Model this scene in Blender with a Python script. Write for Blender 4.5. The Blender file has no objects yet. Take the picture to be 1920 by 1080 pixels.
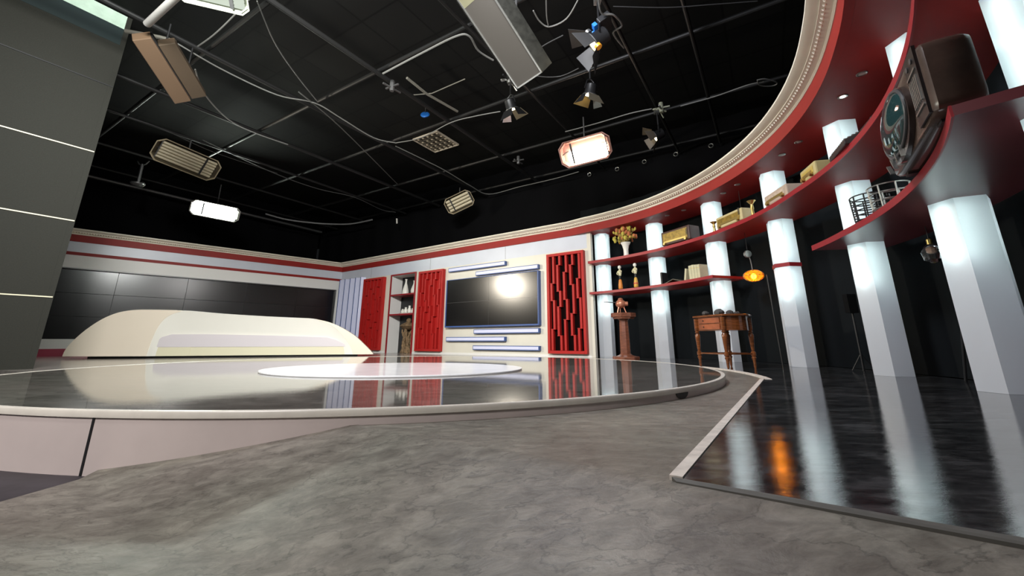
import bpy, bmesh, math, random
from mathutils import Vector, Matrix
random.seed(7)
S = bpy.context.scene
PI = math.pi

# ---------------------------------------------------------------- camera
FPX, CX, CY = 756.5, 969.0, 445.0          # focal length and principal point in pixels of a 1920x1080 frame
TH = math.radians(14.454)
CAMZ = 0.60
cam_d = bpy.data.cameras.new('camera')
cam_d.sensor_width = 36.0
cam_d.lens = FPX / 1920.0 * 36.0
cam_d.shift_x = (960.0 - CX) / 1920.0
cam_d.shift_y = (CY - 540.0) / 1920.0
cam_d.clip_start = 0.02
cam = bpy.data.objects.new('camera', cam_d)
bpy.context.collection.objects.link(cam)
cam.location = (0, 0, CAMZ)
cam.rotation_euler = (PI / 2 + TH, 0, 0)
S.camera = cam

# ---------------------------------------------------------------- world, view
w = bpy.data.worlds.new('world'); S.world = w
w.use_nodes = True
w.node_tree.nodes['Background'].inputs[0].default_value = (0.9, 0.95, 1.0, 1)
w.node_tree.nodes['Background'].inputs[1].default_value = 0.008
S.view_settings.view_transform = 'Standard'
S.view_settings.look = 'None'
S.view_settings.exposure = 0.0
S.view_settings.gamma = 1.0
S.view_settings.use_curve_mapping = False

# ---------------------------------------------------------------- unseen area lights: added key and fill, others inferred from lamps and reflections
def area(name, loc, target, sx, sy, power, col, spread=180):
    d = bpy.data.lights.new(name, 'AREA'); d.shape = 'RECTANGLE'; d.size = sx; d.size_y = sy
    d.energy = power; d.color = col; d.spread = math.radians(spread)
    o = bpy.data.objects.new(name, d); bpy.context.collection.objects.link(o)
    o.location = loc
    o.rotation_euler = (Vector(target) - Vector(loc)).to_track_quat('-Z', 'Y').to_euler()
    return o
LIGHTS = [
    ('unseen_light', (-3.6, 3.0, 4.9), (-6.5, 12.5, 1.2), 1.3, .6, 300, (0.95, 1.0, 0.95)),  # throw of the top left flood, set apart from it out of view
    ('unseen_light', (0.85, 3.0, 4.20), (-5.5, 13.0, 1.8), .9, .6, 60, (1.0, 0.98, 0.95), 120),
    ('unseen_light', (-2.3, 0.6, 5.3), (-4.2, 13.0, 1.2), 1.4, .8, 390, (1.0, 0.98, 0.96), 120),  # key light added high above the camera for the back walls and desk
    ('unseen_light', (-9.4, 8.3, 3.5), (3.0, 8.6, 2.9), .44, .44, 160, (1.0, 0.90, 0.74), 90),
    ('unseen_light', (-0.5, 3.2, 5.3), (4.2, 5.0, 0.8), 1.2, .8, 260, (0.88, 0.91, 1.0)),  # added light without a fitting, brightens the columns
    ('unseen_light', (-3.6, -1.6, 4.4), (-2.4, 1.6, 0.0), 1.4, 1.0, 95, (1.0, 0.96, 0.93), 95),  # fill added behind the camera for the ramp and stage skirt
]
for L in LIGHTS: area(*L)

# ---------------------------------------------------------------- pixel rays turned into real positions
_F = Vector((0, math.cos(TH), math.sin(TH))); _R = Vector((1, 0, 0)); _U = _R.cross(_F)
C0 = Vector((0, 0, CAMZ))
def ray(x, y): return _R * ((x - CX) / FPX) + _F - _U * ((y - CY) / FPX)
def onz(x, y, z): d = ray(x, y); return C0 + d * ((z - CAMZ) / d.z)
def at_dist(x, y, P):
    d = ray(x, y); return C0 + d * (math.hypot(P[0], P[1]) / math.hypot(d.x, d.y))
def onplane(x, y, P, n):
    d = ray(x, y); n = Vector(n); return C0 + d * ((Vector(P) - C0).dot(n) / d.dot(n))

# ---------------------------------------------------------------- materials
MATS = {}
def mat(name, col, rough=.5, metal=0.0, spec=.5, emit=0, ecol=None, noise=0.0, nscale=8.0, bump=0.0, bscale=40.0, coat=0.0, ior=None, stretch=None, col2=None):
    if name in MATS: return MATS[name]
    m = bpy.data.materials.new(name); m.use_nodes = True
    nt = m.node_tree; b = nt.nodes['Principled BSDF']
    b.inputs['Base Color'].default_value = (*col, 1)
    b.inputs['Roughness'].default_value = rough
    b.inputs['Metallic'].default_value = metal
    b.inputs['Specular IOR Level'].default_value = spec
    b.inputs['Coat Weight'].default_value = coat
    if ior: b.inputs['IOR'].default_value = ior
    if emit:
        b.inputs['Emission Color'].default_value = (*(ecol or col), 1)
        b.inputs['Emission Strength'].default_value = emit
    tc = nt.nodes.new('ShaderNodeTexCoord')
    mp = nt.nodes.new('ShaderNodeMapping'); nt.links.new(tc.outputs['Object'], mp.inputs[0])
    if stretch: mp.inputs['Scale'].default_value = stretch
    if noise or col2:
        n = nt.nodes.new('ShaderNodeTexNoise'); n.inputs['Scale'].default_value = nscale
        n.inputs['Detail'].default_value = 6; n.inputs['Roughness'].default_value = .6
        nt.links.new(mp.outputs[0], n.inputs[0])
        r = nt.nodes.new('ShaderNodeValToRGB')
        c2 = col2 or tuple(min(1, c * (1 + noise)) for c in col)
        c1 = col if col2 else tuple(c * (1 - noise) for c in col)
        r.color_ramp.elements[0].position = .35; r.color_ramp.elements[0].color = (*c1, 1)
        r.color_ramp.elements[1].position = .65; r.color_ramp.elements[1].color = (*c2, 1)
        nt.links.new(n.outputs[0], r.inputs[0]); nt.links.new(r.outputs[0], b.inputs['Base Color'])
    if bump:
        n2 = nt.nodes.new('ShaderNodeTexNoise'); n2.inputs['Scale'].default_value = bscale; n2.inputs['Detail'].default_value = 4
        nt.links.new(mp.outputs[0], n2.inputs[0])
        bp = nt.nodes.new('ShaderNodeBump'); bp.inputs['Strength'].default_value = bump; bp.inputs['Distance'].default_value = .01
        nt.links.new(n2.outputs[0], bp.inputs['Height']); nt.links.new(bp.outputs[0], b.inputs['Normal'])
    MATS[name] = m
    return m

def stone_mat(name, dark, mid, light, rough, scale, bump, ior=1.5, rotz=0.5, stretch=(1.0, 3.2, 1.0), rvar=0.0, dist=.004):
    """printed slate vinyl: broad tone patches plus fine ragged veins"""
    m = bpy.data.materials.new(name); m.use_nodes = True
    nt = m.node_tree; b = nt.nodes['Principled BSDF']; N = nt.nodes.new; K = nt.links.new
    b.inputs['IOR'].default_value = ior
    tc = N('ShaderNodeTexCoord'); mp = N('ShaderNodeMapping'); K(tc.outputs['Object'], mp.inputs[0])
    mp.inputs['Scale'].default_value = stretch; mp.inputs['Rotation'].default_value = (0, 0, rotz)
    n1 = N('ShaderNodeTexNoise'); n1.inputs['Scale'].default_value = scale * .35; n1.inputs['Detail'].default_value = 3; n1.inputs['Distortion'].default_value = .6
    n2 = N('ShaderNodeTexNoise'); n2.inputs['Scale'].default_value = scale * 2.2; n2.inputs['Detail'].default_value = 9; n2.inputs['Roughness'].default_value = .72; n2.inputs['Distortion'].default_value = .35
    for n in (n1, n2): K(mp.outputs[0], n.inputs[0])
    r = N('ShaderNodeValToRGB'); e = r.color_ramp.elements
    e[0].position = .37; e[0].color = (*dark, 1); e[1].position = .63; e[1].color = (*light, 1)
    x = e.new(.5); x.color = (*mid, 1)
    mx = N('ShaderNodeMix'); mx.data_type = 'FLOAT'; mx.inputs[0].default_value = .68
    K(n1.outputs[0], mx.inputs[2]); K(n2.outputs[0], mx.inputs[3]); K(mx.outputs[0], r.inputs[0])
    # hue drift between greenish and pinkish patches
    n3 = N('ShaderNodeTexNoise'); n3.inputs['Scale'].default_value = scale * .25; n3.inputs['Detail'].default_value = 2
    K(tc.outputs['Object'], n3.inputs[0])
    r3 = N('ShaderNodeValToRGB'); r3.color_ramp.elements[0].position = .38; r3.color_ramp.elements[0].color = (.985, 1.01, .98, 1)
    r3.color_ramp.elements[1].position = .62; r3.color_ramp.elements[1].color = (1.03, .99, .99, 1)
    K(n3.outputs[0], r3.inputs[0])
    mm = N('ShaderNodeMix'); mm.data_type = 'RGBA'; mm.blend_type = 'MULTIPLY'; mm.inputs[0].default_value = 1
    K(r.outputs[0], mm.inputs[6]); K(r3.outputs[0], mm.inputs[7])
    # thin ragged creases of the slate print
    n4 = N('ShaderNodeTexNoise'); n4.inputs['Scale'].default_value = scale * 1.1; n4.inputs['Detail'].default_value = 7; n4.inputs['Roughness'].default_value = .55
    K(mp.outputs[0], n4.inputs[0])
    s1 = N('ShaderNodeMath'); s1.operation = 'SUBTRACT'; s1.inputs[1].default_value = .5; K(n4.outputs[0], s1.inputs[0])
    s2 = N('ShaderNodeMath'); s2.operation = 'ABSOLUTE'; K(s1.outputs[0], s2.inputs[0])
    s3 = N('ShaderNodeMapRange'); s3.inputs[1].default_value = 0; s3.inputs[2].default_value = .014; s3.inputs[3].default_value = .62; s3.inputs[4].default_value = 1.0; K(s2.outputs[0], s3.inputs[0])
    m5 = N('ShaderNodeMix'); m5.data_type = 'RGBA'; m5.blend_type = 'MULTIPLY'; m5.inputs[0].default_value = 1
    K(mm.outputs[2], m5.inputs[6]); K(s3.outputs[0], m5.inputs[7]); K(m5.outputs[2], b.inputs['Base Color'])
    b.inputs['Roughness'].default_value = rough
    if rvar:
        mr = N('ShaderNodeMapRange'); mr.inputs[1].default_value = .35; mr.inputs[2].default_value = .65
        mr.inputs[3].default_value = max(0.01, rough - rvar); mr.inputs[4].default_value = rough + rvar
        K(n2.outputs[0], mr.inputs[0]); K(mr.outputs[0], b.inputs['Roughness'])
    if bump:
        bp = N('ShaderNodeBump'); bp.inputs['Strength'].default_value = bump; bp.inputs['Distance'].default_value = dist
        K(n2.outputs[0], bp.inputs['Height']); K(bp.outputs[0], b.inputs['Normal'])
    MATS[name] = m
    return m

vinyl = stone_mat('grey_slate_vinyl', (.090, .079, .066), (.155, .142, .120), (.24, .222, .188), .42, 4.2, .8, rotz=.35, dist=.004, stretch=(1, 1.9, 1))
deckm = stone_mat('glossy_stage_vinyl', (.085, .08, .07), (.125, .118, .105), (.17, .16, .145), .035, 2.2, .03, ior=1.8, rotz=.2, stretch=(1, 2.2, 1), rvar=.02)
blackdeck = stone_mat('black_marble_vinyl', (.006, .006, .007), (.030, .030, .031), (.085, .085, .088), .035, 2.6, .13, ior=1.9, rotz=-.5, stretch=(1, 2.6, 1), rvar=.03)
backdeck = stone_mat('pale_back_vinyl', (.20, .18, .165), (.27, .245, .23), (.33, .30, .285), .15, 2.0, .02, ior=1.6)
ground = mat('dark_ground_vinyl', (.030, .024, .030), .6, noise=.2)
cream = mat('cream_plaster', (.74, .69, .57), .45, noise=.05, nscale=3)
bead = mat('cream_bead', (.86, .82, .70), .4)
red = mat('red_paint', (.25, .015, .012), .5, spec=.25, noise=.06, nscale=2)
redlat = mat('red_lattice_paint', (.40, .015, .013), .45, spec=.3)
redsh = mat('crimson_shelf_edge', (.28, .016, .022), .4, spec=.3)
wallw = mat('cream_wall_laminate', (.66, .63, .54), .35, noise=.03, nscale=1.5)
wallb = mat('cool_white_laminate', (.56, .59, .66), .35, noise=.03, nscale=1.5)
whitep = mat('white_paint', (.74, .73, .70), .45)
blue = mat('blue_paint', (.035, .085, .26), .4)
lav = mat('lavender_white_acrylic', (.62, .64, .82), .35)
blackdrape = mat('black_drape', (.004, .004, .0045), .95, spec=.05)
greydrape = mat('dark_drape', (.007, .0085, .0095), .9, spec=.1)
scr = mat('screen_glass', (.006, .006, .007), .22, ior=1.6)
scr2 = mat('tv_glass', (.004, .004, .005), .21, ior=1.55)
seam = mat('bezel_seam', (.10, .10, .10), .35)
desk_l = mat('desk_cream', (.88, .78, .64), .4)
desk_w = mat('desk_white', (.86, .84, .76), .35)
desk_b = mat('desk_lavender', (.74, .69, .71), .3)
desk_y = mat('desk_pale_yellow', (.80, .76, .55), .35)
blackm = mat('black_metal', (.014, .014, .015), .4, metal=.3)
pipem = mat('black_pipe_paint', (.010, .010, .010), .5, spec=.3)
blackp = mat('black_plastic', (.01, .01, .011), .5)
darkpanel = mat('charcoal_flock_panel', (.017, .017, .012), .8, noise=.12, nscale=60, bump=.2, bscale=120)
glasspan = mat('pale_green_glazed_sheet', (.62, .80, .66), .2, noise=.15, nscale=3)
creamline = mat('cream_edge_strip', (.80, .74, .55), .4)
beige = mat('beige_enamel', (.34, .28, .18), .45)
brown = mat('brown_enamel', (.12, .075, .045), .5)
silver = mat('brushed_metal', (.45, .45, .42), .3, metal=.9)
greyen = mat('grey_enamel', (.5, .5, .46), .45)
tubew = mat('unlit_tube', (.50, .44, .30), .35)
refl_dark = mat('dull_reflector', (.10, .08, .05), .5)
cablew = mat('pale_cable', (.16, .16, .15), .5)
cabled = mat('dark_cable', (.05, .05, .05), .5)
wood = mat('polished_walnut', (.15, .045, .012), .22, stretch=(3, 3, 30), noise=.45, nscale=3, coat=.4)
woodd = mat('red_brown_wood', (.16, .055, .03), .3, stretch=(3, 3, 20), noise=.35, nscale=3, coat=.3)
gold = mat('aged_gold_radio', (.26, .17, .03), .4, metal=.3, noise=.3, nscale=14)
goldb = mat('brass', (.55, .40, .14), .3, metal=.8)
tvbody = mat('brown_bakelite', (.075, .05, .038), .25, noise=.2, nscale=5, coat=.3)
tvglass = mat('teal_picture_glass', (.018, .045, .045), .06, ior=1.6)
rock = mat('dark_rock', (.05, .047, .045), .7, bump=.8, bscale=30)
stone = mat('white_ceramic', (.75, .73, .66), .3)
paper = mat('cream_book', (.50, .47, .31), .6, noise=.08)
bark = mat('driftwood', (.19, .12, .06), .8, noise=.5, nscale=14, bump=.8, bscale=30)
grill = mat('ceiling_tile', (.014, .014, .014), .85)
strap = mat('white_floor_tape', (.62, .56, .50), .5, noise=.15, nscale=14)
curb = mat('grey_rubber_curb', (.10, .095, .085), .55, noise=.15)
skirt = mat('stage_skirt_laminate', (.56, .48, .46), .35, noise=.05, nscale=2)
rimm = mat('stage_rim_cream', (.60, .56, .50), .35, noise=.06)
discm = mat('white_disc_laminate', (.70, .70, .72), .12, noise=.04, nscale=3)
orange = mat('orange_plastic', (.75, .28, .02), .4)
bluep = mat('blue_plastic', (.02, .16, .55), .4)
redp = mat('red_plastic', (.5, .02, .02), .4)
lilac = mat('lilac_filter_sheet', (.32, .28, .36), .4)
greymetal = mat('grey_steel', (.12, .12, .12), .4, metal=.6)
mirror = mat('polished_reflector', (.25, .22, .16), .3, metal=.7)

def emat(name, col, st):
    if name in MATS: return MATS[name]
    m = bpy.data.materials.new(name); m.use_nodes = True
    nt = m.node_tree; nt.nodes.remove(nt.nodes['Principled BSDF'])
    e = nt.nodes.new('ShaderNodeEmission'); e.inputs[0].default_value = (*col, 1); e.inputs[1].default_value = st
    nt.links.new(e.outputs[0], nt.nodes['Material Output'].inputs[0]); MATS[name] = m
    return m
COLTUBE = emat('lit_column_tube', (.80, 1.0, .95), 15.0)
lampcool = emat('lit_cool_lamp', (.90, 1.0, .90), 130.0)
lampwarm = emat('lit_warm_lamp', (1.0, .80, .62), 34.0)
lampfres = emat('lit_fresnel_glow', (1.0, .84, .50), 12.0)
lampdown = emat('lit_downlight', (1.0, .85, .8), 4.0)
lampdim = emat('dim_tube_glow', (.90, 1.0, .84), .75)
bulbem = emat('amber_bulb', (1.0, .55, .12), 45.0)

def translucent(name, col, mix):
    m = bpy.data.materials.new(name); m.use_nodes = True
    nt = m.node_tree; nt.nodes.remove(nt.nodes['Principled BSDF']); N = nt.nodes.new; K = nt.links.new
    d = N('ShaderNodeBsdfDiffuse'); d.inputs[0].default_value = (*col, 1)
    t = N('ShaderNodeBsdfTranslucent'); t.inputs[0].default_value = (*col, 1)
    g = N('ShaderNodeBsdfGlossy'); g.inputs['Roughness'].default_value = .25; g.inputs[0].default_value = (.9, .9, .9, 1)
    a = N('ShaderNodeMixShader'); a.inputs[0].default_value = mix; K(d.outputs[0], a.inputs[1]); K(t.outputs[0], a.inputs[2])
    b = N('ShaderNodeMixShader'); b.inputs[0].default_value = .04; K(a.outputs[0], b.inputs[1]); K(g.outputs[0], b.inputs[2])
    K(b.outputs[0], nt.nodes['Material Output'].inputs[0]); MATS[name] = m
    return m
colm = translucent('translucent_white_acrylic', (.78, .80, .84), .45)
def tinted(name, col, mix):
    m = bpy.data.materials.new(name); m.use_nodes = True
    nt = m.node_tree; nt.nodes.remove(nt.nodes['Principled BSDF']); N = nt.nodes.new; K = nt.links.new
    d = N('ShaderNodeBsdfTranslucent'); d.inputs[0].default_value = (*col, 1)
    t = N('ShaderNodeBsdfTransparent'); t.inputs[0].default_value = (*col, 1)
    a = N('ShaderNodeMixShader'); a.inputs[0].default_value = mix; K(t.outputs[0], a.inputs[1]); K(d.outputs[0], a.inputs[2])
    K(a.outputs[0], nt.nodes['Material Output'].inputs[0]); MATS[name] = m
    return m
amberglass = tinted('amber_glass', (1.0, .48, .07), .38)
def clearglass(name, col, rough=.02):
    m = bpy.data.materials.new(name); m.use_nodes = True
    b = m.node_tree.nodes['Principled BSDF']; b.inputs['Base Color'].default_value = (*col, 1)
    b.inputs['Transmission Weight'].default_value = 1; b.inputs['Roughness'].default_value = rough
    MATS[name] = m; return m
clear = clearglass('clear_glass', (.9, .92, .9))

# ---------------------------------------------------------------- mesh helpers
COL = bpy.context.collection
class MB:
    def __init__(s): s.v = []; s.f = []; s.sm = []
    def add(s, vs, fs, smooth=False):
        o = len(s.v); s.v += [Vector(p) for p in vs]
        for f in fs: s.f.append([i + o for i in f]); s.sm.append(smooth)
        return s
    def box(s, x0, y0, z0, x1, y1, z1, M=None):
        vs = [Vector((x, y, z)) for z in (z0, z1) for y in (y0, y1) for x in (x0, x1)]
        if M: vs = [M @ p for p in vs]
        return s.add(vs, [(0, 2, 3, 1), (4, 5, 7, 6), (0, 1, 5, 4), (2, 6, 7, 3), (0, 4, 6, 2), (1, 3, 7, 5)])
    def bar(s, a, b, w, h=None, up=(0, 0, 1)):
        a = Vector(a); b = Vector(b); h = h or w; d = (b - a).normalized(); up = Vector(up)
        if abs(d.dot(up)) > .98: up = Vector((1, 0, 0))
        sd = d.cross(up).normalized() * w / 2; u2 = sd.cross(d).normalized() * h / 2
        vs = [p + i * sd + j * u2 for p in (a, b) for i, j in ((-1, -1), (1, -1), (1, 1), (-1, 1))]
        return s.add(vs, [(3, 2, 1, 0), (4, 5, 6, 7), (0, 1, 5, 4), (1, 2, 6, 5), (2, 3, 7, 6), (3, 0, 4, 7)])
    def tube(s, pts, r, n=8, closed=False, caps=True):
        pts = [Vector(p) for p in pts]; m = len(pts); rs = r if isinstance(r, (list, tuple)) else [r] * m
        vs = []; prev = None
        for i, p in enumerate(pts):
            if closed: d = pts[(i + 1) % m] - pts[i - 1]
            else: d = pts[min(i + 1, m - 1)] - pts[max(i - 1, 0)]
            d.normalize()
            if prev is None:
                prev = d.orthogonal().normalized()
            u = (prev - d * prev.dot(d))
            u = u.normalized() if u.length > 1e-6 else d.orthogonal().normalized()
            prev = u; v = d.cross(u)
            for k in range(n):
                a = 2 * PI * k / n; vs.append(p + (u * math.cos(a) + v * math.sin(a)) * rs[i])
        fs = []
        for i in range(m if closed else m - 1):
            j = (i + 1) % m
            for k in range(n):
                l = (k + 1) % n; fs.append((i * n + k, i * n + l, j * n + l, j * n + k))
        if not closed and caps: fs += [tuple(range(n - 1, -1, -1)), tuple(range((m - 1) * n, m * n))]
        return s.add(vs, fs, True)
    def lathe(s, prof, n=24, M=None, sx=1, sy=1):
        vs = []
        for r, z in prof:
            for k in range(n):
                a = 2 * PI * k / n; vs.append(Vector((r * math.cos(a) * sx, r * math.sin(a) * sy, z)))
        if M: vs = [M @ p for p in vs]
        fs = []
        for i in range(len(prof) - 1):
            for k in range(n):
                l = (k + 1) % n; fs.append((i * n + k, i * n + l, (i + 1) * n + l, (i + 1) * n + k))
        fs += [tuple(range(n - 1, -1, -1)), tuple(range((len(prof) - 1) * n, len(prof) * n))]
        return s.add(vs, fs, True)
    def prism(s, poly, z0, z1, M=None):
        n = len(poly); vs = [Vector((x, y, z0)) for x, y in poly] + [Vector((x, y, z1)) for x, y in poly]
        if M: vs = [M @ p for p in vs]
        fs = [tuple(range(n - 1, -1, -1)), tuple(range(n, 2 * n))] + [(i, (i + 1) % n, n + (i + 1) % n, n + i) for i in range(n)]
        return s.add(vs, fs)
    def loft(s, rings, close=True, caps=True, smooth=True):
        n = len(rings[0]); vs = [p for r in rings for p in r]; fs = []
        for i in range(len(rings) - 1):
            for k in range(n if close else n - 1):
                l = (k + 1) % n; fs.append((i * n + k, i * n + l, (i + 1) * n + l, (i + 1) * n + k))
        if caps and close: fs += [tuple(range(n - 1, -1, -1)), tuple(range((len(rings) - 1) * n, len(rings) * n))]
        return s.add(vs, fs, smooth)
    def sphere(s, c, r, n=12, sz=1.0, jit=0):
        rings = []
        for i in range(1, n):
            t = PI * i / n
            rings.append([Vector(c) + Vector((r * math.sin(t) * math.cos(2 * PI * k / n), r * math.sin(t) * math.sin(2 * PI * k / n), r * sz * math.cos(t))) * (1 + random.uniform(-jit, jit)) for k in range(n)])
        return s.loft(rings)
    def arcslab(s, r0, r1, z0, z1, a0, a1, n=48):
        """curved slab; r0/r1 may be functions of the angle in degrees"""
        f0 = r0 if callable(r0) else (lambda a: r0); f1 = r1 if callable(r1) else (lambda a: r1)
        vs = []
        for i in range(n + 1):
            a = a0 + (a1 - a0) * i / n; c, q = math.cos(math.radians(a)), math.sin(math.radians(a))
            for r, z in ((f0(a), z0), (f1(a), z0), (f1(a), z1), (f0(a), z1)): vs.append((r * c, r * q, z))
        fs = []
        for i in range(n):
            for k in range(4):
                l = (k + 1) % 4; fs.append((i * 4 + k, i * 4 + l, (i + 1) * 4 + l, (i + 1) * 4 + k))
        fs += [(3, 2, 1, 0), (n * 4, n * 4 + 1, n * 4 + 2, n * 4 + 3)]
        return s.add(vs, fs, True)
    def build(s, name, m, parent=None, world=False, bevel=0, ang=35, loc=None):
        me = bpy.data.meshes.new(name)
        vs = s.v
        if world and parent is not None:
            inv = WM[parent.name].inverted(); vs = [inv @ p for p in vs]
        me.from_pydata([tuple(p) for p in vs], [], s.f)
        me.materials.append(m)
        bm = bmesh.new(); bm.from_mesh(me); bmesh.ops.recalc_face_normals(bm, faces=bm.faces); bm.to_mesh(me); bm.free()
        if any(s.sm):
            me.polygons.foreach_set('use_smooth', [True] * len(me.polygons)); me.set_sharp_from_angle(angle=math.radians(ang))
        o = bpy.data.objects.new(name, me); COL.objects.link(o)
        if parent is not None:
            o.parent = parent
            W = WM[parent.name] if parent.name in WM else Matrix.Identity(4)
            WM[o.name] = W
        else:
            if loc: o.location = loc
            WM[o.name] = Matrix.Translation(loc) if loc else Matrix.Identity(4)
        if bevel:
            b = o.modifiers.new('bevel', 'BEVEL'); b.width = bevel; b.segments = 2; b.limit_method = 'ANGLE'
        return o
WM = {}
def tag(o, label=None, cat=None, group=None, kind=None):
    if label: o['label'] = label
    if cat: o['category'] = cat
    if group: o['group'] = group
    if kind: o['kind'] = kind
    return o
def thing(name, label, cat, loc=(0, 0, 0), rotz=0, group=None, M=None, kind=None):
    o = bpy.data.objects.new(name, None); COL.objects.link(o)
    o.empty_display_size = .1
    if M is None: M = Matrix.Translation(loc) @ Matrix.Rotation(rotz, 4, 'Z')
    o.matrix_world = M; o.location = M.to_translation(); o.rotation_euler = M.to_euler()
    WM[o.name] = M.copy()
    return tag(o, label, cat, group, kind)
def copy_tree(o, parent=None):
    c = o.copy(); COL.objects.link(c); c.parent = parent
    for ch in list(o.children): copy_tree(ch, c)
    return c
def frame(origin, xdir, face):
    """matrix whose local x follows xdir and local z follows face"""
    z = Vector(face).normalized(); x = Vector(xdir); x = (x - z * x.dot(z)).normalized(); y = z.cross(x)
    M = Matrix.Identity(4)
    for i in range(3): M[i][0] = x[i]; M[i][1] = y[i]; M[i][2] = z[i]; M[i][3] = origin[i]
    return M
def smoothpath(pts, n=8):
    pts = [Vector(p) for p in pts]; out = []
    for i in range(len(pts) - 1):
        p0 = pts[max(i - 1, 0)]; p1 = pts[i]; p2 = pts[i + 1]; p3 = pts[min(i + 2, len(pts) - 1)]
        for k in range(n):
            t = k / n
            out.append(.5 * ((2 * p1) + (p2 - p0) * t + (2 * p0 - 5 * p1 + 4 * p2 - p3) * t * t + (3 * p1 - p0 - 3 * p2 + p3) * t ** 3))
    out.append(pts[-1]); return out

# ---------------------------------------------------------------- layout constants
CC = Vector((-1.5, 6.1, 0))                       # centre of the curved colonnade and stage
Z1, Z2, ZB = .20, .28, .22                        # base platform, stage top, black deck
P0 = Vector((-7.292, 16.702, 0)); DW = Vector((.8265, -.563, 0)).normalized(); ROTW = math.atan2(DW.y, DW.x)
DL = Vector((.716, .698, 0)).normalized(); ROTL = math.atan2(DL.y, DL.x)
def pol(r, a, z=0): return Vector((CC.x + r * math.cos(math.radians(a)), CC.y + r * math.sin(math.radians(a)), z))
AX = Vector((.524, .852, 0)).normalized(); BX = Vector((-AX.y, AX.x, 0))
def wst(s, t, z=0): return AX * s + BX * t + Vector((0, 0, z))

# ================================================================ SETTING
o = MB().box(-16, -4, -.1, 12, 24, 0).build('floor', ground); tag(o, 'dark studio floor below the platforms at the left', 'floor', kind='structure')
# ceiling with tile grid
cm = bpy.data.materials.new('black_tile_ceiling'); cm.use_nodes = True
nt = cm.node_tree; b = nt.nodes['Principled BSDF']; b.inputs['Roughness'].default_value = .8; b.inputs['Specular IOR Level'].default_value = .12
tc = nt.nodes.new('ShaderNodeTexCoord'); mp = nt.nodes.new('ShaderNodeMapping'); mp.inputs['Rotation'].default_value = (0, 0, -math.atan2(AX.y, AX.x))
bk = nt.nodes.new('ShaderNodeTexBrick'); bk.offset = 0; bk.inputs['Scale'].default_value = 1.0
bk.inputs['Brick Width'].default_value = .98; bk.inputs['Row Height'].default_value = .98; bk.inputs['Mortar Size'].default_value = .02
bk.inputs['Color1'].default_value = (.005, .005, .005, 1); bk.inputs['Color2'].default_value = (.008, .008, .0075, 1); bk.inputs['Mortar'].default_value = (.003, .003, .003, 1)
nt.links.new(tc.outputs['Object'], mp.inputs[0]); nt.links.new(mp.outputs[0], bk.inputs[0]); nt.links.new(bk.outputs[0], b.inputs['Base Color'])
ZC = 6.5
o = MB().box(-18, -4, ZC, 13, 26, ZC + .1).build('ceiling', cm); tag(o, 'black tiled studio ceiling', 'ceiling', kind='structure')

def drape(mb, pts, z0, z1, amp=.03, wl=1.1, step=.1):
    """pleated drape along a plan polyline"""
    ring0 = []; ring1 = []; dist = 0
    for i in range(len(pts) - 1):
        a, b2 = Vector(pts[i]), Vector(pts[i + 1]); L = (b2 - a).length; d = (b2 - a) / L; n = Vector((-d.y, d.x, 0)); k = max(1, int(L / step))
        for j in range(k):
            q = dist + L * j / k; off = amp * (math.sin(q * 2 * PI / wl) + .6 * math.sin(q * 2 * PI / (wl * 2.7) + 1))
            p = a + d * (L * j / k) + n * off; ring0.append(p)
        dist += L
    vs = [Vector((p.x, p.y, z0)) for p in ring0] + [Vector((p.x, p.y, z1)) for p in ring0]; n = len(ring0)
    mb.add(vs, [(i, i + 1, n + i + 1, n + i) for i in range(n - 1)], True); return mb
o = drape(MB(), [wst(11.25, 18.2), wst(11.25, -7)], 0, ZC).build('wall_back', blackdrape, ang=80); tag(o, 'black pleated drape on the far studio wall', 'wall', kind='structure')
o = drape(MB(), [wst(-6, 18.2), wst(11.25, 18.2)], 0, ZC).build('wall_left', blackdrape, ang=80); tag(o, 'black drape on the studio wall behind the screen wall', 'wall', kind='structure')
o = drape(MB(), [pol(6.42, a) for a in range(58, -78, -4)], .22, 4.4, amp=.02, wl=.6, step=.06).build('wall_right', greydrape, ang=80); tag(o, 'dark drape curving behind the light columns', 'wall', kind='structure')

# base platform, pale vinyl at the back
poly = [(-.55, 1.985), (.467, 1.39), (1.07, .98), (3.2, -.3), (8, 3), (7.5, 15), (-7, 19), (-13.8, 11.6), (-9.4, 7.0), (-4.9, 4.9), (-1.5, 3.2)]
o = MB().prism(poly, .004, Z1).build('base_platform', backdeck); tag(o, 'pale vinyl-covered base platform under the whole set', 'platform', kind='structure')
# grey vinyl: flat apron plus the ramp down to the studio floor
K0 = onz(735, 812, .206); K1 = onz(1920, 1024, .206); K0.z = K1.z = 0
cd = (K1 - K0).normalized(); dn = Vector((cd.y, -cd.x, 0))
def rampz(d): return .206 - .2 * min(max(d, 0), .72) / .72 if d > 0 else .206
def crease(t, d): p = K0 + cd * t + dn * d; return Vector((p.x, p.y, rampz(d) + .004))
G0 = onz(165, 894, .01); G1 = onz(0, 941, .01)          # left edge of the vinyl on the studio floor
def t_left(d):
    a = (G0 - K0); b_ = (G1 - K0); da, db = a.dot(dn), b_.dot(dn); ta, tb = a.dot(cd), b_.dot(cd)
    return ta + (tb - ta) * (max(d, .3) - da) / (db - da)
mb = MB(); rows = []
for d in (-.02, .004, .06, .15, .3, .45, .6, .68, .72, .76, 1.0, 2.2):
    t0 = t_left(d); rows.append([crease(t0 + (4.4 - t0) * i / 12, d) for i in range(13)])
n = len(rows[0]); vs = [p for r in rows for p in r]
mb.add(vs, [(i * n + k, i * n + k + 1, (i + 1) * n + k + 1, (i + 1) * n + k) for i in range(len(rows) - 1) for k in range(n - 1)], True)
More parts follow.
